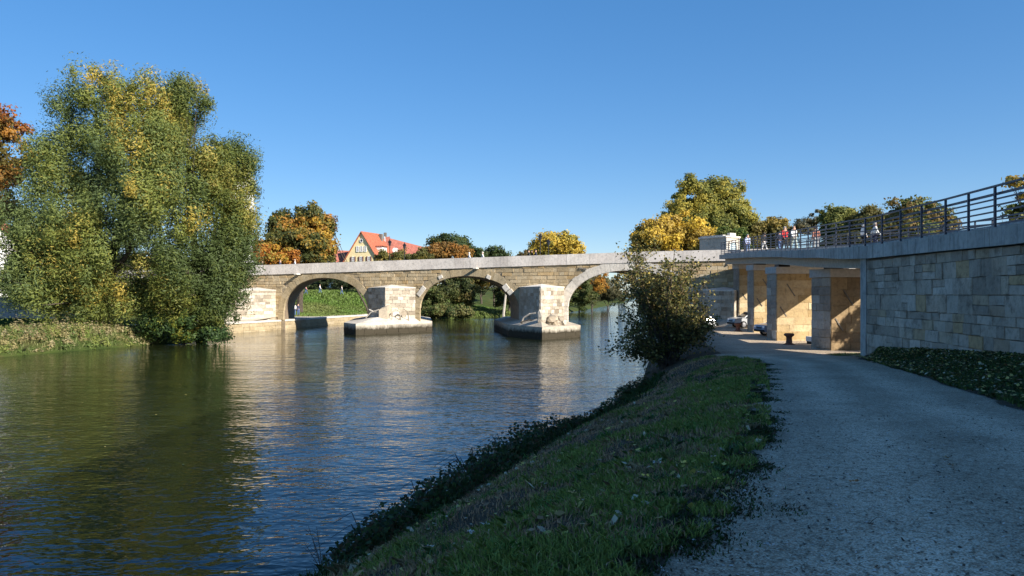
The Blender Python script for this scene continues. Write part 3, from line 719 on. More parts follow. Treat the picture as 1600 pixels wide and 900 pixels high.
for a in range(9):
    t = math.pi*a/8; bbox(bm, .6*math.cos(t), -1.74, 1.25+.6*math.sin(t), .2, .12, .2)
bbox(bm, -.6, -1.74, .6, .2, .12, 1.2); bbox(bm, .6, -1.74, .6, .2, .12, 1.2); bmobj('door_surround', bm, M['ring_pale'], sh)
for x in (-.95, .95): box('pilaster', (x, -1.73, 1.05), (.16, .1, 2.2), M['ring_pale'], sh)

# ------------------------------------------------------------------ vegetation
def leafmesh(P, size, col, droop=0, aspect=.5, nrm=None):
    "P (n,3) leaf centres -> quads; size (n,) length"
    n = len(P); u = rng.normal(size=(n, 3)); u[:, 2] = u[:, 2]*.6-droop
    if nrm is not None:
        q = nrm/(np.linalg.norm(nrm, axis=1)[:, None]+1e-6)+rng.normal(size=(n, 3))*.42; q /= np.linalg.norm(q, axis=1)[:, None]
        u -= q*np.sum(u*q, axis=1)[:, None]
    u /= np.linalg.norm(u, axis=1)[:, None]
    w = rng.normal(size=(n, 3)) if nrm is None else q; v = np.cross(u, w); v /= np.linalg.norm(v, axis=1)[:, None]+1e-9
    L = size[:, None]*.5; W = L*aspect
    V = np.stack([P-u*L, P+v*W-u*L*.1, P+u*L, P-v*W-u*L*.1], 1).reshape(-1, 3); return V
def pick(pal, idx): return np.array(pal)[idx]
def crown(lobes, nleaf, size, pal, clump=.9, droop=0, aspect=.5, patch=3.0, hollow=.55, seed=0, spread=1.0, weights=None, lpc=150, sub=0):
    """lobes: (cx,cy,cz,rx,ry,rz,weight). Leaves gather in clumps spread through each lobe's outer volume; palette chosen by clump
    and by patches of a few metres, jittered per leaf"""
    r = np.random.default_rng(seed+100); P = []; CI = []; NR = []
    if sub:
        L2 = []
        for l in lobes:
            L2.append((*l[:6], l[6]*(.12 if droop > .3 else .3)))
            for k in range(sub):
                e = r.normal(size=3); e /= np.linalg.norm(e); e[2] = e[2]*.9+.1; q = np.array(l[:3])+e*np.array(l[3:6])*(r.uniform(.5, .82) if droop > .3 else r.uniform(.45, .7)); f = r.uniform(.26, .42)
                L2.append((*q, l[3]*f, l[4]*f, l[5]*f*(1+droop*.5), l[6]*f*f*4.2/sub))
        lobes = L2
    tot = sum(l[6] for l in lobes)
    pal = np.array(pal)
    for l in lobes:
        nl = int(nleaf*l[6]/tot); nc = max(6, int(nl/lpc)); c = np.array(l[:3]); rad = np.array(l[3:6])
        d = r.normal(size=(nc, 3)); d /= np.linalg.norm(d, axis=1)[:, None]
        rr = hollow+(1-hollow)*r.random(nc)**.7; rr *= 1+.13*np.sin(d[:, 0]*5+seed)*np.cos(d[:, 2]*6+seed*2)+r.normal(size=nc)*.05
        cc = c+d*rad*rr[:, None]
        k = r.integers(0, nc, nl); cs = clump*(.5+r.random(nc))
        off = np.clip(r.normal(size=(nl, 3)), -1.5, 1.5); off *= (cs[k]*.42)[:, None]; off[:, 2] *= (.75+droop*1.3); off *= np.where(r.random(nl) < .08, 1.5 if droop < .1 else 1.0, 1)[:, None]
        p = cc[k]+off*spread; P.append(p); NR.append(off/(np.abs(off).max(1)[:, None]+1e-6)+d[k]*.7)
        v = (vnoise(cc[:, 0]+cc[:, 2]*.7, cc[:, 1]+cc[:, 2], patch, seed)+r.normal(size=nc)*.17)
        CI.append(v[k])
    P = np.concatenate(P); ci = np.clip(np.concatenate(CI), 0, .999)
    if weights is None: weights = np.ones(len(pal))
    cum = np.cumsum(weights)/np.sum(weights); idx = np.searchsorted(cum, np.clip(ci*1.15-.07+r.normal(size=len(ci))*(.05 if droop > .3 else .11), 0, .999))
    col = pal[np.clip(idx, 0, len(pal)-1)]*(.8+.4*r.random((len(P), 1)))
    s = size*(.6+.8*r.random(len(P)))
    return leafmesh(P, s, col, droop, aspect, np.concatenate(NR)), col
def trunk(bm, base, lobes, r0, nb=None, rnd=None):
    rnd = rnd or random.Random(1)
    top = Vector((0, 0, 0))
    for l in lobes: top += Vector(l[:3])
    top /= len(lobes); base = Vector(base); fork = base+(top-base)*.45
    tube(bm, [base-Vector((0, 0, .4)), base+(fork-base)*.3+Vector((rnd.uniform(-.1, .1), 0, 0)), base+(fork-base)*.7+Vector((rnd.uniform(-.2, .2), 0, 0)), fork], [r0*1.25, r0, r0*.85, r0*.7], 8)
    for l in lobes:
        c = Vector(l[:3]); s = base+(fork-base)*rnd.uniform(.55, 1)
        m1 = s.lerp(c, .5)+Vector((rnd.uniform(-.3, .3), rnd.uniform(-.3, .3), -.1*l[5])); tube(bm, [s, m1, c], [r0*.5, r0*.33, r0*.16], 6)
        for k in range(6):
            d = Vector((rnd.gauss(0, 1), rnd.gauss(0, 1), rnd.gauss(.4, .8))).normalized(); e = c+Vector((d.x*l[3], d.y*l[4], d.z*l[5]))*.85
            st = m1.lerp(c, rnd.random()); tube(bm, [st, st.lerp(e, .5)+Vector((0, 0, .1)), e], [r0*.18, r0*.1, r0*.03], 4)
def tree(name, label, cat, base, lobes, nleaf, size, pal, r0=.3, group=None, mat=None, **kw):
    "lobes given relative to base"
    if size > .34 and nleaf < 100000: nleaf = int(nleaf*2.0); size *= .7; kw.setdefault('sub', 5)
    t = thing(name, label, cat, base, 0, group)
    seed = kw.pop('seed', int(abs(base[0]*13+base[1]*7)) % 97)
    V, col = crown(lobes, nleaf, size, pal, seed=seed, **kw)
    npmesh('crown', V, 4, col, mat or M['leaf'], t)
    bm = bmesh.new(); trunk(bm, (0, 0, 0), lobes, r0, rnd=random.Random(seed)); bmobj('trunk', bm, M['bark'], t)
    return t
WIL = [(.12, .165, .065), (.165, .21, .065), (.22, .25, .06), (.32, .30, .07), (.48, .37, .08)]
WILB = [(.09, .125, .04), (.14, .17, .04), (.23, .23, .05), (.38, .32, .08)]
ORA = [(.10, .11, .03), (.30, .24, .045), (.45, .27, .04), (.45, .19, .035), (.34, .13, .03)]
YEL = [(.22, .21, .05), (.55, .42, .07), (.62, .44, .07), (.46, .34, .06)]
OLI = [(.12, .14, .04), (.20, .21, .05), (.30, .28, .06), (.44, .37, .07)]
GRN = [(.04, .065, .022), (.06, .09, .03), (.10, .12, .035)]
DK = [(.03, .045, .018), (.05, .07, .022), (.08, .10, .03)]
BRN = [(.10, .085, .035), (.19, .14, .05), (.13, .12, .04)]
def pl(px, py, D, rpx, rpy, w=None, ry=None):
    "lobe from its outline in the photo: centre pixel, distance and half-sizes in pixels -> absolute coordinates"
    c = at(px, py, D); s = D/F; rx, rz = rpx*s, rpy*s; return [c.x, c.y, c.z, rx, ry or rx*.9, rz, w or rx*rz]
def ptree(name, label, cat, bpx, D, lobes, nleaf, size, pal, r0=.3, group=None, **kw):
    x = (bpx-800)/F*D; z = hz(x, D)
    L = [pl(*l) for l in lobes]; L = [(l[0]-x, l[1]-D, l[2]-z, *l[3:]) for l in L]
    return tree(name, label, cat, (x, D, z), L, nleaf, size, pal, r0, group, **kw)
# the big willow clump on the left bank
ptree('willow_tree', 'huge tall blue-green willow leaning over the left bank', 'tree', 165, 67,
      [(150, 165, 67, 62, 58), (120, 260, 68, 78, 65), (90, 340, 67, 85, 75), (60, 400, 66, 62, 70), (165, 370, 64, 75, 90), (215, 250, 65, 72, 80), (130, 440, 66, 80, 55), (235, 180, 67, 50, 55), (245, 330, 63, 60, 75), (60, 455, 65, 55, 34), (110, 478, 64, 50, 24), (185, 465, 65, 45, 34), (25, 440, 67, 34, 34)],
      235000, .27, WIL, .6, droop=.55, aspect=.3, clump=1.1, patch=5, seed=3, hollow=.7, lpc=170, sub=13, weights=[3, 3.6, 2.6, .8, .2])
ptree('willow_tree', 'yellow-green willow with the rounded crown right of the huge tall one', 'tree', 315, 69,
      [(285, 175, 69, 52, 48), (345, 290, 69, 58, 68), (368, 255, 70, 30, 36), (350, 390, 68, 55, 75), (290, 280, 66, 60, 85), (374, 365, 69, 28, 48), (290, 420, 65, 62, 75), (330, 470, 66, 45, 45), (250, 455, 66, 45, 45), (355, 450, 67, 32, 50)],
      170000, .255, WILB, .5, droop=.5, aspect=.32, clump=1.0, patch=4, seed=8, hollow=.7, lpc=170, sub=13, weights=[3, 3.2, 2.2, .6])
ptree('waterside_shrub', 'bushy green shrub with bright yellow-green leaves hanging into the water below the willows', 'shrub', 280, 66,
      [(255, 505, 66, 38, 32), (305, 500, 66, 40, 38), (335, 520, 65.5, 20, 16)], 16000, .26, [(.05, .09, .03), (.08, .13, .03), (.24, .26, .04), (.30, .27, .05)], .12, droop=.2, aspect=.4, clump=.7, patch=2)
ptree('maple_tree', 'tall orange and rust maple cut by the left edge of the photo', 'tree', -20, 74,
      [(-5, 215, 74, 48, 52), (-30, 280, 74, 70, 60), (-60, 200, 74, 60, 70), (12, 330, 74, 26, 22)], 18000, .38, [(.30, .11, .03), (.42, .20, .035), (.30, .16, .04), (.16, .13, .035)], .4, aspect=.8, clump=1.0)
# trees beyond the bridge, left to right
ptree('chestnut_tree', 'large round green and orange tree directly right of the willows behind the bridge', 'tree', 468, 118,
      [(455, 362, 118, 38, 38), (490, 355, 118, 30, 34), (480, 385, 116, 46, 34), (430, 392, 115, 30, 26), (505, 400, 117, 20, 26)], 36000, .5, [(.08, .095, .03), (.15, .14, .035), (.34, .23, .04), (.36, .18, .035), (.44, .28, .04)], .5, aspect=.75, clump=1.1, patch=4)
ptree('young_tree', 'thin pinkish-brown tree top poking out right of the large round tree', 'tree', 580, 122, [(508, 345, 122, 15, 12), (518, 355, 122, 8, 7)], 1800, .42, [(.24, .15, .09), (.20, .14, .06)], .15, aspect=.7, clump=.8)
ptree('small_orange_tree', 'low bright orange tree top touching the parapet beside the willows', 'tree', 418, 108, [(420, 398, 108, 26, 18), (448, 402, 108, 22, 14)], 8000, .42, ORA[1:], .2, aspect=.75, clump=.8)
ptree('green_tree', 'dark green tree top behind the orange one in the middle of the parapet', 'tree', 700, 165, [(700, 382, 165, 34, 16), (735, 398, 165, 22, 12), (722, 384, 168, 14, 12)], 11000, .6, GRN, .3, aspect=.7, clump=1.2)
ptree('orange_tree', 'rusty orange tree top in front of the dark green one', 'tree', 700, 150, [(705, 396, 150, 32, 16), (680, 398, 150, 16, 16)], 9000, .55, [(.20, .12, .035), (.34, .16, .035), (.28, .16, .04)], .3, aspect=.7, clump=1.0)
ptree('olive_tree_top', 'small olive-green tree top in front of the red roofs', 'tree', 640, 140, [(655, 402, 140, 20, 14), (625, 404, 140, 18, 12), (598, 404, 140, 16, 12)], 7000, .45, [(.12, .12, .035), (.2, .17, .04), (.26, .18, .05)], .2, aspect=.7, clump=.8)
ptree('green_tree', 'small dark green tree tops left of the bright yellow tree', 'tree', 772, 170, [(772, 396, 170, 17, 11), (790, 402, 170, 9, 7), (752, 404, 168, 14, 12)], 4500, .55, GRN, .2, aspect=.7, clump=1.0)
ptree('yellow_tree', 'bright yellow tree behind the lamps on the bridge', 'tree', 872, 135, [(868, 385, 135, 34, 22), (895, 392, 135, 24, 18), (848, 392, 135, 20, 18)], 12000, .5, YEL, .3, aspect=.75, clump=1.0)
ptree('brown_bush_top', 'brownish low tree top left of the bright yellow tree', 'tree', 820, 150, [(822, 402, 150, 16, 8)], 1500, .5, BRN, .15, aspect=.7)
ptree('large_olive_tree', 'tallest olive and gold round tree behind the right end of the bridge', 'tree', 1120, 112,
      [(1085, 318, 112, 46, 46), (1125, 320, 113, 45, 44), (1148, 352, 112, 44, 46), (1100, 362, 111, 55, 42), (1065, 345, 111, 28, 38)], 60000, .40, OLI, .5, aspect=.7, clump=.9, patch=4.5, sub=8)
ptree('golden_tree', 'golden yellow tree left of the tallest olive tree', 'tree', 1040, 101, [(1018, 372, 101, 32, 32), (1052, 366, 101, 36, 32), (1085, 372, 101, 28, 34), (1000, 395, 101, 16, 18)], 26000, .42, [(.30, .24, .06), (.60, .42, .06), (.64, .46, .06), (.46, .33, .07)], .35, aspect=.75, clump=.9, patch=3)
ptree('green_shrub_tree', 'fresh green bushy tree just right of the white stone shelter', 'tree', 1150, 96, [(1150, 380, 96, 28, 22), (1135, 372, 97, 18, 16)], 8000, .36, [(.06, .12, .03), (.10, .16, .035), (.15, .17, .04)], .2, aspect=.6, clump=.7)
ptree('golden_brown_tree', 'low golden-brown tree right of the tallest olive tree', 'tree', 1212, 110, [(1210, 362, 110, 30, 24), (1190, 372, 109, 20, 22)], 9000, .45, [(.20, .17, .05), (.32, .23, .05), (.18, .15, .04)], .25, aspect=.7, clump=.8)
ptree('bare_tree', 'grey-green thinning tree behind the middle of the railing', 'tree', 1255, 105, [(1245, 358, 105, 18, 20), (1272, 352, 105, 20, 20), (1295, 358, 105, 14, 18)], 5000, .38, [(.10, .11, .08), (.14, .14, .09), (.13, .11, .05)], .22, aspect=.5, clump=.6)
ptree('oak_tree', 'dark yellow-green tree behind the railing right of the thinning one', 'tree', 1320, 96, [(1308, 348, 96, 34, 24), (1340, 345, 96, 26, 20), (1325, 375, 95, 46, 24)], 15000, .38, OLI[:3], .3, aspect=.7, clump=.8)
ptree('green_tree', 'mid-green leafy tree behind the railing above the second viaduct pier', 'tree', 1365, 92, [(1362, 345, 92, 32, 20), (1385, 355, 92, 28, 22), (1350, 378, 91, 40, 18)], 12000, .36, [(.06, .08, .03), (.10, .11, .035), (.15, .13, .04)], .3, aspect=.6, clump=.8)
ptree('rusty_tree', 'green and rust-tinged tree behind the railing above the grey wall', 'tree', 1430, 78, [(1420, 330, 78, 34, 22), (1455, 345, 78, 32, 24), (1420, 362, 77, 44, 24), (1478, 352, 78, 18, 16)], 16000, .32, [(.09, .12, .035), (.14, .15, .04), (.22, .15, .05), (.12, .13, .04)], .3, aspect=.6, clump=.7)
ptree('yellowing_tree', 'yellowing maple with sharp leaves at the right edge above the railing', 'tree', 1640, 56, [(1625, 330, 56, 55, 55), (1655, 300, 56, 55, 50), (1600, 375, 56, 42, 34), (1585, 290, 56, 14, 16)], 9000, .26, [(.09, .11, .03), (.16, .16, .035), (.40, .28, .05), (.12, .12, .04)], .2, aspect=.8, clump=.6, spread=1.1, hollow=.3)
tree('maple_tree', 'young maple beyond the ramp whose crown dapples the nearest viaduct pier', 'tree', (27.0, 33.6, hz(27, 33.6)), [(0, 0, 4.8, 2.3, 2.3, 2.3, 1), (-.9, 1.2, 4.2, 1.8, 1.6, 1.6, .7), (.6, .5, 6.2, 1.5, 1.5, 1.4, .6)], 9000, .2, OLI, .14, aspect=.8, clump=.5)
# seen through the arches
ptree('hedge_tree', 'dark green bushy tree seen through the leftmost arch', 'tree', 530, 160, [(530, 440, 160, 42, 22), (560, 448, 160, 30, 14), (500, 450, 160, 16, 12)], 10000, .5, DK, .25, aspect=.6, clump=1)
for i, (px, py, D, rx, ry, pal, lab) in enumerate([
        (680, 452, 142, 34, 38, [(.07, .09, .03), (.12, .13, .04), (.10, .14, .04)], 'light green waterside tree at the left side of the middle arch'),
        (718, 446, 146, 30, 34, [(.05, .07, .025), (.10, .11, .035), (.16, .13, .04)], 'dark green tree in the middle of the middle arch'),
        (752, 430, 168, 40, 22, [(.18, .14, .04), (.32, .20, .04), (.14, .13, .04)], 'orange-brown tree above the slope in the middle arch'),
        (796, 452, 150, 22, 28, [(.10, .10, .03), (.28, .18, .04), (.08, .10, .03)], 'yellow-green tree with pale trunk at the right side of the middle arch'),
        (905, 455, 188, 26, 30, [(.05, .08, .025), (.09, .12, .035), (.12, .13, .04)], 'green waterside bush at the left side of the right arch'),
        (925, 438, 205, 24, 26, [(.42, .20, .035), (.46, .26, .04), (.16, .13, .04)], 'bright orange tree inside the right arch'),
        (950, 452, 215, 22, 18, [(.10, .10, .05), (.16, .14, .06), (.13, .11, .05)], 'grey-brown thinning willow over the water in the right arch'),
        (700, 486, 133, 40, 9, [(.10, .13, .035), (.16, .15, .05), (.07, .10, .03)], 'low green waterside scrub in the middle arch')]):
    ptree('riverside_tree' if i < 7 else 'waterside_shrub', lab, 'tree' if i < 7 else 'shrub', px, D, [(px, py, D, rx, ry), (px-rx*.5, py+ry*.4, D, rx*.6, ry*.6), (px+rx*.5, py+ry*.35, D-1, rx*.6, ry*.6)], 9000, .5, pal, .22, aspect=.6, clump=.9, seed=40+i)
log_ = thing('pale_tree_trunk', 'bare whitish leaning tree trunk at the right side of the middle arch', 'tree', (at(786, 0, 140).x, 140, hz(at(786, 0, 140).x, 140)))
log('trunk', [(0, 0, -.5), (.1, 0, 3), (.5, 0, 6.5), (1.0, 0, 10)], [.3, .24, .18, .08], log_, M['drift'])
# far wood closing the view
def far_wood():
    P = []; col = []
    r = np.random.default_rng(5); pal = np.array([(.10, .11, .05), (.16, .14, .06), (.24, .17, .06), (.08, .10, .045), (.28, .21, .07)])
    for y0, x0, x1, hgt in ((330, -330, 36, 13), (420, -420, 420, 18), (250, 90, 260, 13), (300, -260, -60, 12), (160, 60, 150, 9)):
        nt_ = int((x1-x0)/9)
        for k in range(nt_):
            c = np.array([x0+(k+.5)*9+r.normal()*2, y0+r.normal()*8, 0]); h = hgt*(.65+.5*r.random()); n = 900
            d = r.normal(size=(n, 3)); d /= np.linalg.norm(d, axis=1)[:, None]; p = d*np.array([6.5, 6.5, h*.5])*(.75+.3*r.random((n, 1)))*(1+.2*np.sin(d[:, :1]*7+k)); p += c+np.array([0, 0, h*.55+hz(c[0], c[1])])
            P.append(p); b = pal[r.integers(0, len(pal))]; col.append(b*(.7+.6*r.random((n, 1))))
    P = np.concatenate(P); col = np.concatenate(col)
    o = npmesh('far_wood', leafmesh(P, 1.3*(.6+.8*r.random(len(P))), col, 0, .8), 4, col, M['leaf']); tag(o, 'distant autumn wood along the river', 'wood', None, 'stuff')
far_wood()
# bush by the water on the island side
def bush():
    D = 39.5; x = (1045-800)/F*D; base = (x, D, hz(x, D)); t = thing('poplar_bush', 'sprawling many-stemmed poplar bush with dark and yellowing leaves on the near river bank', 'bush', base)
    rnd = random.Random(4); bm = bmesh.new(); P = []; r = np.random.default_rng(21)
    ends = []
    for i in range(44):
        px = rnd.gauss(1040, 46); py = rnd.uniform(375, 560)
        w = 70*math.sqrt(max(.1, 1-((py-485)/125)**2))+6
        px = 1043+rnd.uniform(-1, 1)*w; dy = rnd.uniform(-1.8, 1.8); e = at(px, py, D+dy)-Vector(base); ends.append(e)
        m1 = e*.45+Vector((rnd.uniform(-.3, .3), rnd.uniform(-.3, .3), .25)); tube(bm, [(rnd.uniform(-.4, .4), rnd.uniform(-.3, .3), -.3), m1, e], [.055, .036, .014], 5)
        for k in range(9):
            s = m1.lerp(e, rnd.uniform(.0, 1)); tip = s+Vector((rnd.gauss(0, .55), rnd.gauss(0, .5), rnd.gauss(.15, .4))); tube(bm, [s, tip], [.018, .007], 3)
            n = 36; f = r.random((n, 1)); P.append(np.array(s)+(np.array(tip)-np.array(s))*f*1.1+r.normal(size=(n, 3))*.15)
        n = 70; f = r.random((n, 1)); P.append(np.array(m1)+(np.array(e)-np.array(m1))*f+r.normal(size=(n, 3))*.22)
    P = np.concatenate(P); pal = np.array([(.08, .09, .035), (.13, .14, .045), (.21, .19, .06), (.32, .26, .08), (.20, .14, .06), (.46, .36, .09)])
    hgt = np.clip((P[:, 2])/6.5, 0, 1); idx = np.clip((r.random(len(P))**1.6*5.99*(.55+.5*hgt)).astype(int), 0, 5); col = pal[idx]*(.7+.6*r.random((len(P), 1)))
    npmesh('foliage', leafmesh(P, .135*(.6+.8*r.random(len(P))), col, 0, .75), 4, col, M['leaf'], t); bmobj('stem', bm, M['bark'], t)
bush()

# ------------------------------------------------------------------ ground cover
def scatter_leafy(name, label, cat, P, size, pal, aspect=.6, mat=None, kind='stuff', droop=0):
    col = np.array(pal)[rng.integers(0, len(pal), len(P))]*(.65+.7*rng.random((len(P), 1)))
    o = npmesh(name, leafmesh(P, size*(.5+rng.random(len(P))), col, droop, aspect), 4, col, mat or M['leaf']); return tag(o, label, cat, None, kind)
def blades(X, Y, h, col, lean=.5, w=.006, z=None):
    n = len(X); Z = height(X, Y) if z is None else z; a = rng.random(n)*6.283; lx = np.cos(a)*h*lean*rng.random(n); ly = np.sin(a)*h*lean*rng.random(n)
    b = rng.random(n)*3.14; wx = np.cos(b)*w; wy = np.sin(b)*w
    B = np.stack([X, Y, Z-.01], 1); W = np.stack([wx, wy, 0*wx], 1); T = B+np.stack([lx, ly, h*(1-.3*lean)], 1); Mi = B+np.stack([lx*.35, ly*.35, h*.55], 1)
    V = np.stack([B-W, B+W, Mi+W*.8, T, Mi-W*.8], 1).reshape(-1, 3); return V
def lawn():
    n = 210000; Y = 2.2*np.exp(rng.random(n)*math.log(34/2.2)); t = rng.random(n)**.75
    a = xr(Y)+.25; b = xp(Y)+.1; X = a+(b-a)*t
    pt = vnoise(X, Y, .55, 11)*.6+vnoise(X, Y, 1.7, 12)*.4; edge = vnoise(X, Y, .3, 13)
    green = np.clip((t-.50)*2.8+(pt-.5)*3.6, 0, 1)
    keep = (rng.random(n) < .3+.7*green) & ~((t > .93) & (edge > .5)); X, Y, t, green, pt = X[keep], Y[keep], t[keep], green[keep], pt[keep]
    cg = np.array([.24, .31, .07])*(.6+.7*rng.random((len(X), 1))); cd = np.array([.48, .32, .19])*(.5+.8*rng.random((len(X), 1)))
    k = (rng.random(len(X)) < green*.93)[:, None]; col = np.where(k, cg, cd)
    far = 1+Y/14
    h = (.035+.05*rng.random(len(X)))*(1+.6*pt)*np.where(green > .5, 1.15, .75)*(1+Y/60); V = blades(X, Y, h, col, .9, .0035*far)
    tag(npmesh('lawn_grass', V, 5, col, M['grass']), 'green and dry grass on the near river bank', 'grass', None, 'stuff')
lawn()
def tufts():
    c = 420; cy = 3*np.exp(rng.random(c)*math.log(32/3.)); t = rng.random(c); cx = xr(cy)+.3+(xp(cy)-xr(cy)-.5)*t; n = 24000; k = rng.integers(0, c, n); s = .05+.09*rng.random(c)
    X = cx[k]+rng.normal(size=n)*s[k]; Y = cy[k]+rng.normal(size=n)*s[k]; pal = np.array([(.12, .24, .05), (.18, .22, .07), (.30, .24, .13), (.08, .16, .05)])
    col = pal[rng.integers(0, 4, c)[k]]*(.6+.7*rng.random((n, 1)))
    tag(npmesh('grass_tufts', blades(X, Y, (.07+.12*rng.random(c)[k])*(.6+.5*rng.random(n)), col, 1.2, .004*(1+Y/14)), 5, col, M['grass']), 'taller ragged grass tufts on the near bank', 'grass', None, 'stuff')
tufts()
def stray_grass():
    # tufts creeping into the gravel edge
    n = 18000; c = 150; cy = 2.6*np.exp(rng.random(c)*math.log(30/2.6)); cx = xp(cy)+rng.normal(size=c)*.15+.03; k = rng.integers(0, c, n)
    X = cx[k]+rng.normal(size=n)*.09; Y = cy[k]+rng.normal(size=n)*.12; col = np.where(rng.random((n, 1)) < .6, np.array([.04, .09, .02]), np.array([.09, .07, .04]))*(.5+.8*rng.random((n, 1)))
    tag(npmesh('edge_tufts', blades(X, Y, .03+.05*rng.random(n), col, 1.0, .004*(1+Y/14)), 5, col, M['grass']), 'ragged grass tufts creeping over the gravel edge', 'grass', None, 'stuff')
stray_grass()
def waterside():
    n = 30000; Y = 6*np.exp(rng.random(n)*math.log(34/6.)); X = xr(Y)+.1+np.abs(rng.normal(size=n))*.45; col = np.array([.045, .085, .022])*(.5+.8*rng.random((n, 1)))
    m_ = vnoise(X, Y, 1.4, 15) > .42; X, Y, col = X[m_], Y[m_], col[m_]
    tag(npmesh('waterside_grass', blades(X, Y, .16+.26*rng.random(len(X)), col, 1.1, .006*(1+Y/16)), 5, col, M['grass']), 'long drooping grass at the near water edge', 'grass', None, 'stuff')
waterside()
# bramble clumps along the near water edge
for i, (px, py, s) in enumerate([(735, 755, .75), (790, 715, .8), (830, 690, .7), (655, 800, .7), (935, 650, .6), (985, 605, .6), (880, 672, .5), (570, 850, .6)]):
    D = 3.9*F/(py-HOR); x = (px-800)/F*D+.1; z = max(.05, hz(x, D)); n = int(1900); s *= 1.15
    t = thing('bramble_bush', ['dark bramble bush below the thin twig plant', 'largest dark bramble clump halfway along the near bank', 'dark bramble clump at the foot of the tall bare twigs', 'dark leafy clump hanging over the water beside the deep blue water', 'low dark bramble clump near the poplar bush', 'small dark bramble closest to the poplar bush', 'low bramble tuft right of the tall bare twigs', 'grassy dark clump nearest to the camera at the water edge'][i], 'bramble', (x, D, z), 0, 'dark brambles along the near water edge')
    d = rng.normal(size=(n, 3)); d /= np.linalg.norm(d, axis=1)[:, None]; P = d*np.array([s*1.15, s*1.5, s*.85])*rng.random((n, 1))**.4; P[:, 2] = np.abs(P[:, 2])*(.7+.6*vnoise(P[:, 0]+i*5, P[:, 1], .3, 3))
    P[:, 2] += height(P[:, 0]+x, P[:, 1]+D).clip(0)-z
    col = np.array([(.035, .06, .022), (.05, .085, .03), (.08, .12, .035), (.12, .08, .04)])[rng.integers(0, 4, n)]*(.6+.7*rng.random((n, 1))); npmesh('foliage', leafmesh(P, .085*(.6+.8*rng.random(n)), col, 0, .75, d), 4, col, M['leaf'], t)
    bm = bmesh.new(); rnd = random.Random(i)
    for k in range(7): a = rnd.uniform(0, 6.28); L = s*rnd.uniform(.7, 1.2); tube(bm, [(0, 0, -.1), (math.cos(a)*L*.5, math.sin(a)*L*.5, L*.75), (math.cos(a)*L, math.sin(a)*L, L*.45)], [.012, .009, .004], 4)
    bmobj('stem', bm, M['bark'], t)
for px, py, h, lab in ((872, 675, .95, 'tall bare twig standing above the brambles on the near bank'), (900, 668, .7, 'shorter bare forked twig right of the tall one'), (735, 740, .7, 'thin dry stalks leaning over the water'), (612, 800, .7, 'thin dry grass stalks over the deep blue water'), (505, 880, .8, 'reddish thin twigs at the bottom edge by the water')):
    D = 3.7*F/(py-HOR); x = (px-800)/F*D; t = thing('dry_twig', lab, 'twig', (x, D, max(0, hz(x, D)))); bm = bmesh.new(); rnd = random.Random(px)
    for k in range(4):
        dx = rnd.uniform(-.3, .15); hh = h*rnd.uniform(.5, 1); tube(bm, [(0, 0, -.05), (dx*.3, 0, hh*.5), (dx, .1, hh)], [.009, .006, .003], 4)
        for m_ in range(6): f = .3+.11*m_; s = rnd.choice((-1, 1)); tube(bm, [(dx*f, .1*f, hh*f), (dx*f+s*.08, .1*f, hh*f+.07)], [.004, .002], 3)
    bmobj('stem', bm, M['bark'], t)
# left bank weeds
def left_weeds():
    nc = 950; r = np.random.default_rng(31); Y = r.uniform(44, 68, nc); dd = r.random(nc)**.8*4.4; X = xl(Y)-.15-dd
    hgt = (.25+.95*vnoise(X, Y, 1.6, 21)**1.5+.25*r.random(nc))*np.where(dd < .8, .55, 1)*np.where(r.random(nc) < .07, 1.7, 1); w = .22+.3*r.random(nc)
    k = r.integers(0, nc, 52000); d = r.normal(size=(len(k), 3)); d /= np.linalg.norm(d, axis=1)[:, None]; d[:, 2] = np.abs(d[:, 2])
    P = np.stack([X[k]+d[:, 0]*w[k], Y[k]+d[:, 1]*w[k], height(X, Y)[k]+d[:, 2]*hgt[k]*r.uniform(.3, 1, len(k))], 1)
    pal = np.array([(.17, .23, .05), (.24, .27, .07), (.34, .29, .13), (.12, .17, .045), (.40, .34, .19), (.28, .22, .10)])
    pc = np.clip((vnoise(X, Y, 2.2, 23)*6+r.normal(size=nc)*.9).astype(int), 0, 5); col = pal[pc[k]]*(.7+.6*r.random((len(k), 1)))
    tag(npmesh('bank_weeds', leafmesh(P, .17*(.5+r.random(len(k))), col, 0, .4, d), 4, col, M['leaf']), 'sunlit green and straw-coloured weeds on the left bank', 'weeds', None, 'stuff')
    n = 5000; Y = rng.uniform(44, 68, n); X = xl(Y)-.1-rng.random(n)*3.5; c = np.array([.28, .30, .12])*(.5+.8*rng.random((n, 1)))
    tag(npmesh('bank_stalks', blades(X, Y, .2+.6*rng.random(n)**2, c, 1.0, .012), 5, c, M['grass']), 'dry upright stalks among the left bank weeds', 'weeds', None, 'stuff')
left_weeds()
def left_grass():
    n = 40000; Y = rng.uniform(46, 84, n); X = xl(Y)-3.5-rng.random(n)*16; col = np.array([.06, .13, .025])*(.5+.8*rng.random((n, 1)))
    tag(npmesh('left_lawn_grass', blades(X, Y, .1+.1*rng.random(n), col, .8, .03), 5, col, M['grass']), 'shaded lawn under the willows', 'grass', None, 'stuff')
    n = 60000; Y = rng.uniform(110, 160, n); X = xl(Y)-rng.random(n)*40; keep = X > -70; X, Y = X[keep], Y[keep]; n = len(X); g = vnoise(X, Y, 5, 31)[:, None]
    col = (np.array([.10, .20, .03])*(1-g)+np.array([.17, .18, .06])*g)*(.6+.7*rng.random((n, 1)))
    tag(npmesh('far_lawn_grass', blades(X, Y, .25+.25*rng.random(n), col, .8, .09), 5, col, M['grass']), 'sunlit sloping lawn beyond the bridge', 'grass', None, 'stuff')
left_grass()
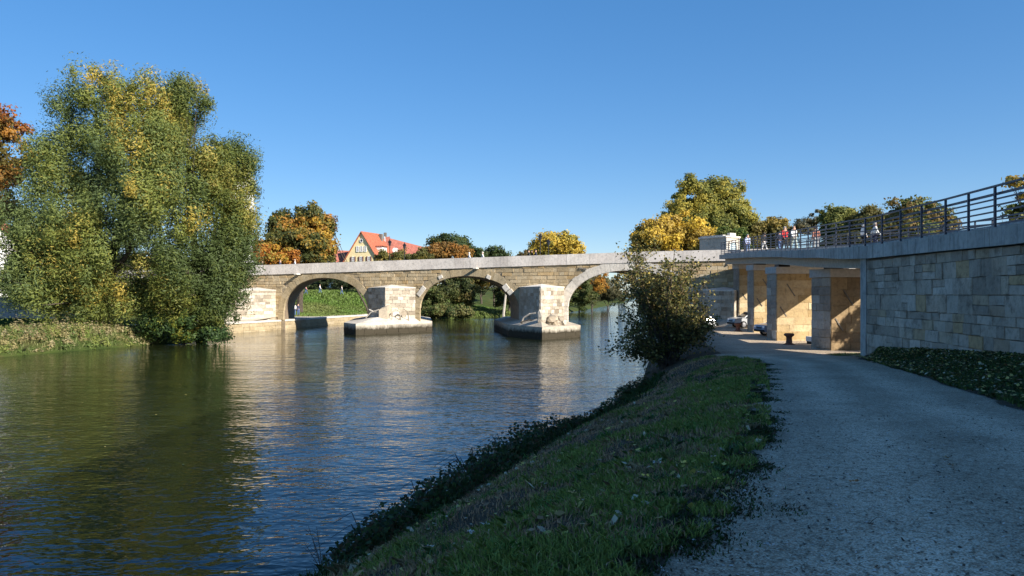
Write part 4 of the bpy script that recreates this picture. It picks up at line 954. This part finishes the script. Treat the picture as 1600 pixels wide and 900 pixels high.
def strip_cover():
    # ground ivy and fallen leaves at the wall foot
    n = 26000; Y = rng.uniform(8, 37, n); t = rng.random(n); X = xq(Y)+(xw(Y)+.2-xq(Y))*t; P = np.stack([X, Y, height(X, Y)+.02+.09*rng.random(n)], 1); m_ = (Y < 31.5) | (X < xw(Y))
    scatter_leafy('ground_ivy', 'dark ground ivy at the foot of the grey wall', 'ivy', P[m_], .075, [(.04, .075, .022), (.06, .10, .03), (.09, .09, .035)], .8)
    n = 2600; Y = rng.uniform(8, 34, n); t = rng.random(n)**.8; X = xq(Y)-.15+(xw(Y)+.1-xq(Y))*t; P = np.stack([X, Y, height(X, Y)+.11+.03*rng.random(n)], 1)
    col = np.array([(.50, .40, .11), (.38, .28, .11), (.28, .17, .08), (.58, .46, .14), (.45, .40, .26)])[rng.integers(0, 5, n)]*(.6+.6*rng.random((n, 1)))
    V = flat_leaf(P, .075*(.5+rng.random(n))); tag(npmesh('leaf_litter', V, 4, col, M['litter']), 'fallen yellow and brown leaves at the foot of the grey wall', 'fallen leaves', None, 'stuff')
def strip_grass():
    n = 16000; Y = rng.uniform(8, 36, n); t = rng.random(n)**1.3; X = xq(Y)+(xw(Y)-xq(Y))*t; k = vnoise(X, Y, 1.1, 41) > .4; X, Y = X[k], Y[k]; n = len(X)
    c = np.array([.13, .20, .05])*(.5+.8*rng.random((n, 1))); tag(npmesh('strip_grass', blades(X, Y, .08+.12*rng.random(n), c, .8, .008), 5, c, M['grass']), 'thin grass among the ivy at the wall foot', 'grass', None, 'stuff')
strip_grass()
def flat_leaf(P, s, tilt=.35):
    n = len(P); a = rng.random(n)*6.283; u = np.stack([np.cos(a), np.sin(a), rng.normal(size=n)*tilt], 1); v = np.stack([-np.sin(a), np.cos(a), rng.normal(size=n)*tilt], 1)
    L = (s*.5)[:, None]; return np.stack([P-u*L, P+v*L*.7, P+u*L, P-v*L*.7], 1).reshape(-1, 3)
strip_cover()
def small_litter():
    n = 1300; Y = 5.5*np.exp(rng.random(n)*math.log(30/5.5)); X = xr(Y)+.6+(xp(Y)-xr(Y)-.5)*rng.random(n); P = np.stack([X, Y, height(X, Y)+.05], 1)
    col = np.array([(.60, .50, .12), (.44, .30, .11), (.34, .20, .09), (.55, .50, .34)])[rng.integers(0, 4, n)]*(.5+.6*rng.random((n, 1)))
    tag(npmesh('grass_litter', flat_leaf(P, .07*(.5+rng.random(n))), 4, col, M['litter']), 'small scattered fallen leaves in the near grass', 'fallen leaves', None, 'stuff')
    # crumbs, twigs and pebbles on the gravel
    n = 15000; Y = 2.5*np.exp(rng.random(n)*math.log(30/2.5)); X = xp(Y)+(xq(Y)-xp(Y))*rng.random(n)**1.3; P = np.stack([X, Y, height(X, Y)+.022], 1)
    col = np.array([(.10, .075, .05), (.05, .04, .03), (.5, .48, .44), (.16, .12, .08)])[rng.integers(0, 4, n)]*(.7+.5*rng.random((n, 1)))
    tag(npmesh('gravel_debris', flat_leaf(P, .026*(.3+1.1*rng.random(n)**2), .25), 4, col, M['litter']), 'leaf crumbs and pebbles on the gravel path', 'debris', None, 'stuff')
    n = 90; X = rng.uniform(-22, 2, n); Y = rng.uniform(16, 50, n); m_ = X < xr(Y)-1; P = np.stack([X, Y, 0*X+.015], 1)[m_]
    col = np.array([(.55, .45, .14)])*(.6+.6*rng.random((len(P), 1))); tag(npmesh('floating_leaves', flat_leaf(P, .10*(.6+.6*rng.random(len(P))), .03), 4, col, M['litter']), 'yellow leaves floating on the river', 'fallen leaves', None, 'stuff')
small_litter()
# larger single fallen leaves
def maple_leaf(name, label, px, py, s, col, onpath=False):
    lo, hi = 2.0, 40.0
    for _ in range(40):
        D = (lo+hi)/2; x = (px-800)/F*D; zz = hz(x, D); yy = HOR+(CAMZ-zz)/D*F
        if yy > py: lo = D
        else: hi = D
    bm = bmesh.new(); n = 15; rnd = random.Random(px); c = bm.verts.new((0, 0, .008)); ring = []
    for k in range(n):
        a = 2*math.pi*k/n; r = s*(.5 if k % 3 == 0 else .27)*rnd.uniform(.8, 1.15); ring.append(bm.verts.new((math.cos(a)*r, math.sin(a)*r, rnd.uniform(0, .25)*s)))
    for k in range(n): bm.faces.new((c, ring[k], ring[(k+1) % n]))
    t = thing(name, label, 'leaf', (x, D, zz+(.03 if onpath else .07)), rnd.uniform(0, 6)); bmobj('blade', bm, mat_plain('leaf_colour', [min(.85, k*1.45) for k in col], .7, var=.3, sc=20, bmp=0), t)
    bm = bmesh.new(); tube(bm, [(0, 0, .01), (s*.5, .02, .02), (s*.85, .0, .05)], [.004, .003, .002], 4); bmobj('stalk', bm, M['bark'], t)
for px, py, s, c, lab, onp in [(1333, 758, .10, (.30, .13, .03), 'single orange-brown leaf in the middle of the gravel path', 1), (1478, 720, .10, (.28, .17, .07), 'tan leaf lying on the right of the gravel path', 1), (1486, 732, .09, (.20, .12, .06), 'darker tan leaf just below the other on the right of the path', 1),
        (1360, 826, .06, (.08, .04, .02), 'small dark leaf low in the gravel path', 1), (1067, 734, .13, (.50, .36, .07), 'large yellow maple leaf in the grass', 0), (1026, 734, .13, (.45, .42, .36), 'curled grey leaf in the grass left of the yellow maple leaf', 0), (1097, 718, .10, (.52, .44, .12), 'pale yellow leaf near the gravel edge', 0),
        (1115, 724, .08, (.40, .33, .26), 'pale brown leaf beside the pale yellow one at the gravel edge', 0), (1009, 755, .10, (.48, .36, .06), 'yellow leaf in the grass below the curled grey one', 0), (893, 781, .12, (.42, .28, .08), 'orange-tan curled leaf on the dry bank', 0), (791, 749, .12, (.45, .36, .20), 'pale oval leaf beside the brambles', 0),
        (831, 758, .09, (.42, .27, .05), 'small orange leaf on the dry bank right of the pale oval one', 0), (983, 696, .10, (.50, .38, .08), 'yellow leaf in the green grass halfway up the bank', 0), (1120, 761, .08, (.50, .42, .06), 'bright yellow leaf at the ragged gravel edge', 0), (664, 868, .11, (.30, .20, .09), 'brown leaf low on the dry bank', 0), (672, 868, .10, (.42, .38, .32), 'grey-white leaf beside the brown one low on the bank', 0),
        (735, 845, .12, (.40, .36, .30), 'bleached leaf among the dry mulch', 0), (760, 832, .13, (.40, .37, .32), 'long bleached leaf above the dry mulch', 0), (1095, 635, .12, (.50, .38, .06), 'yellow leaf far up the grass verge', 0), (945, 652, .12, (.40, .27, .10), 'tan leaf at the top of the dry slope', 0)]:
    maple_leaf('fallen_leaf', lab, px, py, s, c, onp)

# ------------------------------------------------------------------ houses
def window(parent, c, w, h, rz=0, shutters=False, panes=True, depth=.12):
    "window on a wall facing local -Y"
    f = bpy.data.objects.new('window', None); C.objects.link(f); f.parent = parent; f.location = c; f.rotation_euler = (0, 0, rz)
    box('pane', (0, .0, 0), (w, .06, h), M['glass'], f)
    bm = bmesh.new()
    for x in (-w/2, w/2): bbox(bm, x, -.05, 0, .12, depth, h+.12)
    for z in (-h/2, h/2): bbox(bm, 0, -.053, z, w-.12, depth, .12)
    bbox(bm, 0, -.045, 0, .08, .07, h-.12); bbox(bm, 0, -.047, h*.15, w-.12, .07, .07); bmobj('frame', bm, M['trim'], f)
    if shutters:
        for s in (-1, 1): box('shutter', (s*(w*.5+w*.3), -.08, 0), (w*.5, .07, h+.1), M['shutter'], f)
    return f
def gable_house(name, label, loc, rz, w, d, h, rh, wallm, roofm, over=.35):
    "gable faces local -Y; ridge along Y"
    t = thing(name, label, 'house', loc, rz)
    V = [(-w/2, 0, 0), (w/2, 0, 0), (w/2, 0, h), (0, 0, h+rh), (-w/2, 0, h)]; V += [(x, d, z) for x, y, z in V]
    meshobj('wall', V, [(0, 1, 2, 3, 4), (9, 8, 7, 6, 5), (1, 6, 7, 2), (5, 0, 4, 9), (0, 5, 6, 1)], wallm, t)
    for s in (-1, 1):
        k = rh/(w/2); x1 = s*(w/2+over); z1 = h-over*k; th = .18
        V = [(0, -over, h+rh+.06), (x1, -over, z1+.06), (x1, d+over, z1+.06), (0, d+over, h+rh+.06)]; V += [(x, y, z+th) for x, y, z in V]
        f = [(0, 1, 2, 3), (4, 7, 6, 5), (0, 4, 5, 1), (1, 5, 6, 2), (2, 6, 7, 3), (3, 7, 4, 0)]
        meshobj('roof', V, f, roofm, t)
    return t
p = at(565, 440, 170)
z0 = hz(p.x, 170)
yh = gable_house('yellow_house', 'yellow gabled house with brown shutters rising behind the parapet', (p.x, 170, z0), R(-20), 9.6, 8, at(0, 412, 170).z-z0, at(0, 363, 170).z-at(0, 412, 170).z, M['yellow'], M['roof'])
zz = lambda y: at(0, y, 170).z-z0
for x in (-.95, 0, .95): window(yh, (x, -.03, zz(389)), .55, 1.15)
for x in (-2.1, -.1, 1.9): window(yh, (x, -.03, zz(404.5)), .6, .95, shutters=True)
f = bpy.data.objects.new('round_window', None); C.objects.link(f); f.parent = yh; f.location = (0, -.03, zz(376)); bm = bmesh.new(); lathe(bm, [(.32, 0), (.32, .06)], 14); o = bmobj('pane', bm, M['glass'], f); o.rotation_euler = (R(90), 0, 0)
bm = bmesh.new()
for k in range(14): a = 2*math.pi*k/14; bbox(bm, .36*math.cos(a), -.06, .36*math.sin(a), .14, .1, .14)
bmobj('frame', bm, M['trim'], f)
box('chimney', (.9, 7.0, zz(370)), (.7, .7, 2.2), M['wallcore'], yh)
# shed dormer seen on the right slope
box('dormer', (3.1, 3.2, zz(390)), (1.6, 2.2, 1.5), M['white'], yh); box('dormer_roof', (3.2, 3.2, zz(384)), (2.3, 2.6, .15), M['roof'], yh)
p = at(612, 440, 178); z1 = hz(p.x, 178); rh = thing('red_roofed_house', 'long red-tiled house with a white firewall beside the yellow house', 'house', (p.x, 178, z1), R(-8))
def zr(y): return at(0, y, 178).z-z1
s = 178/F
V = [(-26*s, 0, 0), (50*s, 0, 0), (50*s, 9, 0), (-26*s, 9, 0), (-26*s, 0, zr(405)), (50*s, 0, zr(405)), (50*s, 9, zr(405)), (-26*s, 9, zr(405))]
meshobj('wall', V, [(0, 1, 5, 4), (1, 2, 6, 5), (2, 3, 7, 6), (3, 0, 4, 7)], M['white'], rh)
V = [(-24*s, -.4, zr(406)), (-8*s, -.4, zr(406)), (-12*s, 4.5, zr(367)), (-20*s, 4.5, zr(368)), (-8*s, -.4, zr(406)), (54*s, -.4, zr(408)), (46*s, 4.5, zr(385)), (-12*s, 4.5, zr(370)), (54*s, 9.4, zr(408)), (-24*s, 9.4, zr(406))]
meshobj('roof', V, [(0, 1, 2, 3), (4, 5, 6, 7), (6, 5, 8), (7, 6, 8, 9, 3, 2), (3, 9, 0)], M['roof_dark'], rh)
V = [(-26*s, -.7, zr(368)), (-6*s, -.7, zr(402)), (-6*s, -.3, zr(402)), (-26*s, -.3, zr(368)), (-26*s, -.7, zr(364)), (-6*s, -.7, zr(398)), (-6*s, -.3, zr(398)), (-26*s, -.3, zr(364))]
V = [(-21*s, 4.4, zr(367)), (-9*s, -.6, zr(397)), (-8*s, -.6, zr(397)), (-20*s, 4.4, zr(367)), (-21*s, 4.4, zr(371)), (-9*s, -.6, zr(402)), (-8*s, -.6, zr(402)), (-20*s, 4.4, zr(371))]
meshobj('firewall', V, [(0, 1, 2, 3), (4, 7, 6, 5), (0, 4, 5, 1), (1, 5, 6, 2), (2, 6, 7, 3), (3, 7, 4, 0)], M['white'], rh)
bm = bmesh.new(); lathe(bm, [(.55, 0), (.55, 1.3)], 14); o = bmobj('dormer', bm, M['white'], rh); o.location = (6*s, -.6, zr(391)); o.rotation_euler = (R(-90), 0, 0)
box('chimney', (-21*s, 5, zr(366)), (.6, .6, 1.6), M['wallcore'], rh)
p = at(520, 440, 175); gable_house('pale_house', 'small pale house with brown roof left of the yellow house', (p.x-1, 175, hz(p.x, 175)), R(-50), 7, 8, at(0, 410, 175).z-hz(p.x, 175), 2.6, M['white'], M['roof_dark'])
p = at(800, 400, 10)
# houses on the far left bank
p = at(-10, 440, 104); z0 = hz(p.x, 104); lh = gable_house('white_house', 'white gabled house at the left edge behind the trees', (p.x, 104, z0), R(20), 8, 12, at(0, 395, 104).z-z0, 4.2, M['white'], M['roof'])
for x in (-2.2, 0, 2.2):
    for z in (2.2, 5.0): window(lh, (x, -.03, z), 1.0, 1.3)
p = at(40, 440, 112); z0 = hz(p.x, 112); lh = gable_house('white_house', 'white house with red roof glimpsed left of the willows, second from the edge', (p.x+1, 112, z0), R(-25), 8, 10, at(0, 400, 112).z-z0, 3.6, M['white'], M['roof_dark'])
for x in (-2.2, 0, 2.2):
    for z in (2.2, 4.8): window(lh, (x, -.03, z), 1.0, 1.3)
st = thing('terrace_stair', 'dark terrace with pale wall and sloping handrail at the left edge', 'terrace', (at(15, 0, 80).x, 80, hz(at(15, 0, 80).x, 80)))
box('wall', (0, 0, 1.0), (8, 2.5, 2.4), M['concrete'], st, 0, .02); box('awning', (0, -.6, 3.6), (8.4, 3.5, .2), M['darksteel'], st)
for x in (-3.8, -1.2, 1.4, 4): box('post', (x, -2.1, 2.9), (.12, .12, 1.5), M['darksteel'], st)
bm = bmesh.new(); tube(bm, [(4.4, -1.4, 2.0), (7.6, -1.4, .3)], .05, 6); bmobj('handrail', bm, M['trim'], st)
# church tower behind the willows
p = at(380, 300, 150); z0 = hz(p.x, 150); tw = thing('church_tower', 'slender white church tower behind the right side of the willows', 'tower', (p.x, 150, z0), R(10))
H = at(0, 285, 150).z-z0; box('wall', (0, 0, H/2), (3.6, 3.6, H), M['white'], tw); box('cornice', (0, 0, H+.15), (4.1, 4.1, .4), M['ring_pale'], tw)
bm = bmesh.new(); lathe(bm, [(2.3, 0), (1.5, .9), (1.3, 1.6), (.4, 2.6), (.08, 4)], 8); o = bmobj('roof', bm, M['concrete'], tw); o.location = (0, 0, H+.35)
for z in (.55, .72, .88): window(tw, (0, -1.83, H*z), .9, 1.8)
# unseen houses added right of the frame to throw shade over path and bank
def block_house(label, x0, x1, y0, y1, H, rh):
    t = thing('shade_house', label, 'house', ((x0+x1)/2, (y0+y1)/2, 2.0)); w, d = x1-x0, y1-y0
    box('wall', (0, 0, H/2), (w, d, H), M['white'], t)
    V = [(-w/2-.4, -d/2-.4, H), (w/2+.4, -d/2-.4, H), (w/2+.4, d/2+.4, H), (-w/2-.4, d/2+.4, H), (0, -d/2-.4, H+rh), (0, d/2+.4, H+rh)]
    meshobj('roof', V, [(0, 1, 4), (1, 2, 5, 4), (2, 3, 5), (3, 0, 4, 5), (3, 2, 1, 0)], M['roof'], t)
    k = 0
    for z in np.arange(2.5, H-1.5, 3.2):
        for y in np.arange(-d/2+2, d/2-1.5, 3.4): window(t, (-w/2-.03, float(y), float(z)), 1.1, 1.6, R(-90)); k += 1
block_house('unseen tall white house added for shade beside the ramp, the nearer one', 22.8, 33, -1, 18, 17.0, 3.2)
block_house('unseen very tall white house added for shade behind the camera', 22.8, 38, -30, -1.4, 22, 5)

# ------------------------------------------------------------------ lamps on the bridge
def lamp(label, px, py, D):
    p = at(px, py, D); zb = pbot(p.x)+.05; t = thing('street_lamp', label, 'street lamp', (p.x, D, zb), 0, 'old lanterns along the bridge'); h = p.z-zb
    bm = bmesh.new(); lathe(bm, [(.13, 0), (.13, .3), (.07, .4), (.05, 1.5), (.045, h-.55)], 8); bmobj('pole', bm, M['darksteel'], t)
    bm = bmesh.new(); lathe(bm, [(.11, 0), (.2, .42)], 6, (0, 0, h-.55)); bmobj('lantern_glass', bm, M['glass'], t)
    bm = bmesh.new(); lathe(bm, [(.27, 0), (.22, .08), (.05, .26), (.02, .4)], 6, (0, 0, h-.13)); bmobj('lantern_roof', bm, M['darksteel'], t)
for px, py, lab in ((609, 377, 'old lantern in front of the red roofs, the left of two'), (632, 382, 'old lantern in front of the red roofs, the right of two'), (844, 368, 'old lantern in front of the yellow tree, the left of two'), (857, 376, 'old lantern in front of the yellow tree, the right of two')):
    X = fx(px)[0]; lamp(lab, px, py, yf(X)+7.2-(1 if px in (609, 844) else 0))

# ------------------------------------------------------------------ people
def skinmesh(verts, edges, rad, name, sub=1):
    me = bpy.data.meshes.new(name); me.from_pydata(verts, edges, []); o = bpy.data.objects.new(name, me); C.objects.link(o)
    m = o.modifiers.new('s', 'SKIN'); m.use_smooth_shade = True
    for i, v in enumerate(me.skin_vertices[0].data): v.radius = rad[i] if isinstance(rad[i], tuple) else (rad[i], rad[i]); v.use_root = (i == 0)
    s = o.modifiers.new('u', 'SUBSURF'); s.levels = sub; s.render_levels = sub
    dg = bpy.context.evaluated_depsgraph_get(); r = bpy.data.meshes.new_from_object(o.evaluated_get(dg)); bpy.data.objects.remove(o); r.name = name; r.shade_smooth(); return r
def person_meshes(stride, arm):
    s = stride
    J = {'pel': (0, 0, .95), 'che': (0, .02, 1.28), 'nek': (0, .01, 1.48), 'hd': (0, -.02, 1.60), 'top': (0, -.02, 1.70)}
    for k, sx in (('l', -1), ('r', 1)):
        f = s*sx; J['hip'+k] = (.1*sx, 0, .9); J['kne'+k] = (.105*sx, -.12*f-.03, .5); J['ank'+k] = (.1*sx, -.28*f+.04, .09); J['toe'+k] = (.11*sx, -.28*f-.12, .035)
        J['sho'+k] = (.19*sx, .01, 1.42); J['elb'+k] = (.24*sx, .12*f+.04, 1.13); J['wri'+k] = (.22*sx, .2*f-.08-arm*.12, .90+arm*.12); J['han'+k] = (.215*sx, .22*f-.14-arm*.12, .84+arm*.14)
    names = list(J)
    def build(ns, es, rr, nm): idx = {n: i for i, n in enumerate(ns)}; return skinmesh([J[n] for n in ns], [(idx[a], idx[b]) for a, b in es], [rr[n] for n in ns], nm)
    RB = {'pel': (.14, .1), 'che': (.15, .1), 'nek': .055, 'hd': .1, 'top': .075}
    E = [('pel', 'che'), ('che', 'nek'), ('nek', 'hd'), ('hd', 'top')]
    for k in 'lr':
        RB.update({'hip'+k: .085, 'kne'+k: .055, 'ank'+k: .04, 'toe'+k: .035, 'sho'+k: .055, 'elb'+k: .04, 'wri'+k: .028, 'han'+k: .036})
        E += [('pel', 'hip'+k), ('hip'+k, 'kne'+k), ('kne'+k, 'ank'+k), ('ank'+k, 'toe'+k), ('nek', 'sho'+k), ('sho'+k, 'elb'+k), ('elb'+k, 'wri'+k), ('wri'+k, 'han'+k)]
    body = build(names, E, RB, 'body')
    RJ = {'pel': (.17, .13), 'che': (.175, .125), 'nek': .075}; EJ = [('pel', 'che'), ('che', 'nek')]; nj = ['pel', 'che', 'nek']
    RT = {'pel': (.155, .115)}; ET = []; ntr = ['pel']
    for k in 'lr':
        nj += ['sho'+k, 'elb'+k, 'wri'+k]; RJ.update({'sho'+k: .075, 'elb'+k: .058, 'wri'+k: .045}); EJ += [('nek', 'sho'+k), ('sho'+k, 'elb'+k), ('elb'+k, 'wri'+k)]
        ntr += ['hip'+k, 'kne'+k, 'ank'+k]; RT.update({'hip'+k: .1, 'kne'+k: .072, 'ank'+k: .06}); ET += [('pel', 'hip'+k), ('hip'+k, 'kne'+k), ('kne'+k, 'ank'+k)]
    top = build(nj, EJ, RJ, 'jacket'); tr = build(ntr, ET, RT, 'trousers')
    bm = bmesh.new(); bmesh.ops.create_icosphere(bm, subdivisions=2, radius=.118, matrix=Matrix.Translation((0, .012, 1.655)))
    for v in list(bm.verts):
        if v.co.y < -.03 and v.co.z < 1.67: bm.verts.remove(v)
    hair = bpy.data.meshes.new('hair'); bm.to_mesh(hair); bm.free(); hair.shade_smooth()
    return body, top, tr, hair
POSES = [person_meshes(.2, 0), person_meshes(1.0, .3), person_meshes(-.7, .8)]
for ms in POSES:
    for me in ms: me.materials.append(None)
CM = {}
def cmat(c):
    c = tuple(c)
    if c not in CM: CM[c] = mat_plain('cloth', c, .85, var=.12, sc=12, bmp=.05)
    return CM[c]
SKIN = (.45, .27, .19)
def person(label, loc, rz, jac, tro, hair, pose=0, s=1.0, group=None):
    t = thing('person', label, 'person', loc, rz, group); t.scale = (s, s, s)
    for me, nm, c in zip(POSES[pose], ('body', 'jacket', 'trousers', 'hair'), (SKIN, jac, tro, hair)):
        o = link(nm, me, None, t); o.material_slots[0].link = 'OBJECT'; o.material_slots[0].material = cmat(c)
def on_ramp(px, off):
    "stand on the ramp deck at sideways offset off, seen at pixel column px"
    best = min(np.arange(20, 74, .1), key=lambda y: abs((edge_pt(float(y))[0].x+off*.99)/y*F+800-px)); p, d = edge_pt(float(best)); return (p.x+off, best, p.z-.03)
NV, WH, BL, RD, GY, BK, DN = (.03, .035, .07), (.75, .74, .72), (.25, .38, .62), (.50, .03, .03), (.25, .25, .25), (.02, .02, .02), (.07, .12, .25)
for px, off, j, t_, h, pose, rz, lab in [
        (1168, 1.6, (.55, .62, .85), DN, (.3, .3, .3), 0, 20, 'person in pale blue shirt and jeans on the ramp near the white shelter'),
        (1194, 2.2, BK, WH, (.04, .03, .02), 1, 200, 'person in dark top and white trousers on the ramp'),
        (1160, 2.6, NV, BK, (.05, .04, .03), 2, 190, 'person in dark clothes on the ramp just left of the pale blue shirt'),
        (1226, 1.5, RD, BK, (.55, .5, .45), 1, 10, 'person in red jacket and white cap on the ramp'),
        (1240, 1.9, WH, (.3, .34, .3), (.45, .30, .2), 1, 15, 'person in white top and pale trousers beside the red jacket'),
        (1218, 2.8, NV, DN, (.05, .04, .03), 2, 190, 'person in navy behind the red jacket'),
        (1274, 3.6, (.30, .12, .08), GY, (.1, .07, .05), 0, 180, 'person in brown jacket behind the railing right of the white top'),
        (1348, 5.5, WH, BK, (.5, .5, .48), 0, 90, 'white-haired person in white further up behind the railing'),
        (1366, 5.6, (.6, .6, .58), NV, (.3, .28, .25), 1, 80, 'person in pale grey top at the far railing')]:
    person(lab, on_ramp(px, off), R(rz), j, t_, h, pose, 1.0, 'walkers on the ramp')
def on_bridge(px, back):
    X, Y = fx(px); p = Vector((X, Y, 0))+AX.normalized()*back; x2 = (px-800)/F*p.y; return (x2, p.y, pbot(x2)+.05)
for px, back, j, h, rz, lab in [(410, 1.0, BK, (.04, .03, .02), 90, 'dark-haired head above the parapet nearest to the willows'), (438, 1.2, NV, (.3, .25, .2), 80, 'person in navy behind the parapet, second from the willows'), (461, .9, (.6, .6, .6), (.45, .38, .3), 100, 'fair person behind the parapet, third from the willows'),
        (733, 1.2, WH, (.6, .58, .55), -90, 'white-capped person behind the parapet left of the lamps'), (754, 1.2, WH, (.55, .5, .45), -90, 'person in white behind the parapet nearer to the yellow tree'),
        (826, 1.0, BK, (.03, .03, .03), 90, 'dark-clothed person behind the parapet left of the yellow tree, first of three'), (831, 1.4, BK, (.03, .03, .03), -90, 'dark-clothed person in the middle of the three by the yellow tree'), (837, 1.0, NV, (.04, .03, .03), 90, 'dark-clothed person behind the parapet right of the other two')]:
    person(lab, on_bridge(px, back), R(rz), j, DN, h, 1, 1.0, 'walkers on the bridge')
for px, D, j, h, pose, rz, lab in [(466, 112, NV, (.05, .04, .03), 0, 60, 'person in dark top standing on the quay seen through the leftmost arch'), (460, 111, WH, (.3, .2, .1), 0, 200, 'person in white on the quay left of the dark one'), (455, 110, (.6, .5, .45), (.2, .15, .1), 2, 100, 'person in beige on the quay closest to the arch wall'),
        (500, 140, WH, (.2, .15, .1), 1, 90, 'person in white walking at the top of the lawn in the leftmost arch'), (478, 138, (.6, .3, .28), (.1, .08, .06), 1, 90, 'person in pink at the top of the lawn in the leftmost arch'), (534, 142, (.6, .55, .5), (.2, .15, .1), 1, -90, 'person in cream at the top of the lawn near the middle of the leftmost arch')]:
    x = (px-800)/F*D; z = max(hz(x, D), 1.2 if D < 115 else 0); person(lab, (x, D, z), R(rz), j, DN, h, pose)

# ------------------------------------------------------------------ cars, bollards, crate
M['carwhite'] = mat_plain('white_car_paint', (.45, .46, .47), .25, var=.03, bmp=0); M['cargrey'] = mat_plain('blue_grey_car_paint', (.20, .24, .32), .25, var=.05, bmp=0)
M['tyre'] = mat_plain('tyre_rubber', (.015, .015, .015), .9); M['rim'] = mat_plain('alloy_rim', (.4, .4, .42), .35, metal=.8, bmp=0); M['lamp'] = mat_plain('headlight_glass', (.7, .72, .75), .1, bmp=0)
def car(label, loc, rz, paint):
    t = thing('parked_car', label, 'car', loc, rz)
    low = [(-2.0, .32), (-2.08, .55), (-1.98, .82), (-1.2, .93), (.9, .97), (1.85, .95), (2.0, .7), (1.98, .35)]
    bm = bmesh.new(); rows = []
    for y, k in ((-.84, .94), (-.86, 1), (.86, 1), (.84, .94)):
        rows.append([bm.verts.new((x*(1 if abs(y) > .85 else .985), y, z if abs(y) > .85 else z)) for x, z in low])
    rows[0] = rows[0]
    n = len(low)
    for a, b in zip(rows, rows[1:]):
        for i in range(n): bm.faces.new((a[i], b[i], b[(i+1) % n], a[(i+1) % n]))
    bm.faces.new(rows[0]); bm.faces.new(rows[-1][::-1]); bmesh.ops.recalc_face_normals(bm, faces=bm.faces)
    bmesh.ops.bevel(bm, geom=[e for e in bm.edges if abs(e.verts[0].co.y) > .83 and abs(e.verts[1].co.y) > .83], offset=.04, segments=2, affect='EDGES')
    bmobj('body', bm, paint, t)
    cab = [(-1.15, .92), (-.45, 1.42), (.2, 1.47), (1.3, 1.42), (1.88, .95)]
    bm = bmesh.new(); L_ = [bm.verts.new((x, -.82+(z-.92)*.32, z)) for x, z in cab]; R_ = [bm.verts.new((x, .82-(z-.92)*.32, z)) for x, z in cab]
    bm.faces.new(L_); bm.faces.new(R_[::-1])
    for i in range(5): bm.faces.new((L_[i], R_[i], R_[(i+1) % 5], L_[(i+1) % 5]))
    bmesh.ops.recalc_face_normals(bm, faces=bm.faces); bmesh.ops.bevel(bm, geom=list(bm.edges), offset=.03, segments=2, affect='EDGES'); bmobj('cabin', bm, paint, t)
    for s in (-1, 1):
        yy = lambda z: s*(.83-(z-.92)*.32)
        for q in (((-.98, .97), (-.42, 1.36), (.12, 1.40), (.12, .97)), ((.2, .97), (.2, 1.40), (1.15, 1.36), (1.55, .97))):
            V = [(x, yy(z), z) for x, z in q]+[(x, yy(z)-s*.03, z) for x, z in q]; meshobj('side_window', V, [(0, 1, 2, 3), (7, 6, 5, 4), (0, 4, 5, 1), (1, 5, 6, 2), (2, 6, 7, 3), (3, 7, 4, 0)], M['glass'], t)
        for x in (-1.25, 1.25):
            w = bpy.data.objects.new('wheel', None); C.objects.link(w); w.parent = t; w.location = (x, s*.78, .31); w.rotation_euler = (R(90), 0, 0)
            bm = bmesh.new(); lathe(bm, [(.24, -.11), (.31, -.09), (.31, .09), (.24, .11)], 18); bmobj('tyre', bm, M['tyre'], w); bm = bmesh.new(); lathe(bm, [(.06, -.125), (.2, -.115), (.2, .115), (.06, .125)], 12); bmobj('rim', bm, M['rim'], w)
        box('headlight', (-2.0, s*.62, .70), (.12, .3, .16), M['lamp'], t, 0, .02); box('tail_light', (1.95, s*.66, .78), (.1, .22, .2), M['rust'], t, 0, .02); box('mirror', (-.85, s*.93, 1.0), (.12, .16, .12), paint, t, 0, .02)
    for q in (((-1.10, .97), (-.5, 1.39)), ((1.82, .99), (1.36, 1.38))):
        V = []; dx = -.03 if q[0][0] < 0 else .03
        for (x, z) in q: V += [(x+dx, -.70+(z-.92)*.3, z), (x+dx, .70-(z-.92)*.3, z)]
        meshobj('windscreen', V, [(0, 1, 3, 2)], M['glass'], t)
    box('bumper', (-2.04, 0, .42), (.12, 1.5, .16), M['tyre'], t, 0, .03); box('grille', (-2.06, 0, .62), (.06, .7, .1), M['tyre'], t)
def gp(px, D): x = (px-800)/F*D; return (x, D, hz(x, D)+.015)
car('white car parked between the viaduct piers with its front showing', gp(1176, 68.5), R(8), M['carwhite'])
car('blue-grey car half hidden behind the second nearest viaduct pier', gp(1226, 57.5), R(10), M['cargrey'])
car('white car glimpsed through the poplar bush', gp(1084, 72.0), R(15), M['carwhite'])
def bollard(label, px, D):
    t = thing('bollard', label, 'bollard', gp(px, D), 0, 'old iron mooring bollards'); bm = bmesh.new()
    lathe(bm, [(.3, -.1), (.3, .05), (.19, .1), (.17, .42), (.2, .5), (.3, .56), (.31, .66), (.24, .7), (.1, .71)], 18); bmobj('post', bm, M['rust'], t, True)
    bm = bmesh.new(); lathe(bm, [(.36, -.05), (.36, .035), (.3, .05)], 14); bmobj('base_plate', bm, M['rust'], t)
bollard('rusty mooring bollard in the sun between the two nearest viaduct piers', 1233, 47.5); bollard('rusty mooring bollard in front of the white car', 1153, 63)
x, y, z = gp(1275, 48.0); ct = thing('white_container', 'small white box container with a round lamp beside the nearest viaduct pier', 'container', (x, y, z), R(10))
box('box_body', (0, 0, .33), (1.0, .7, .30), M['trim'], ct, 0, .02); box('base', (0, 0, .09), (.9, .6, .18), M['tyre'], ct); bm = bmesh.new(); lathe(bm, [(.08, 0), (.08, .04)], 12); o = bmobj('round_lamp', bm, M['lamp'], ct); o.location = (.02, -.3, .1); o.rotation_euler = (R(90), 0, 0)
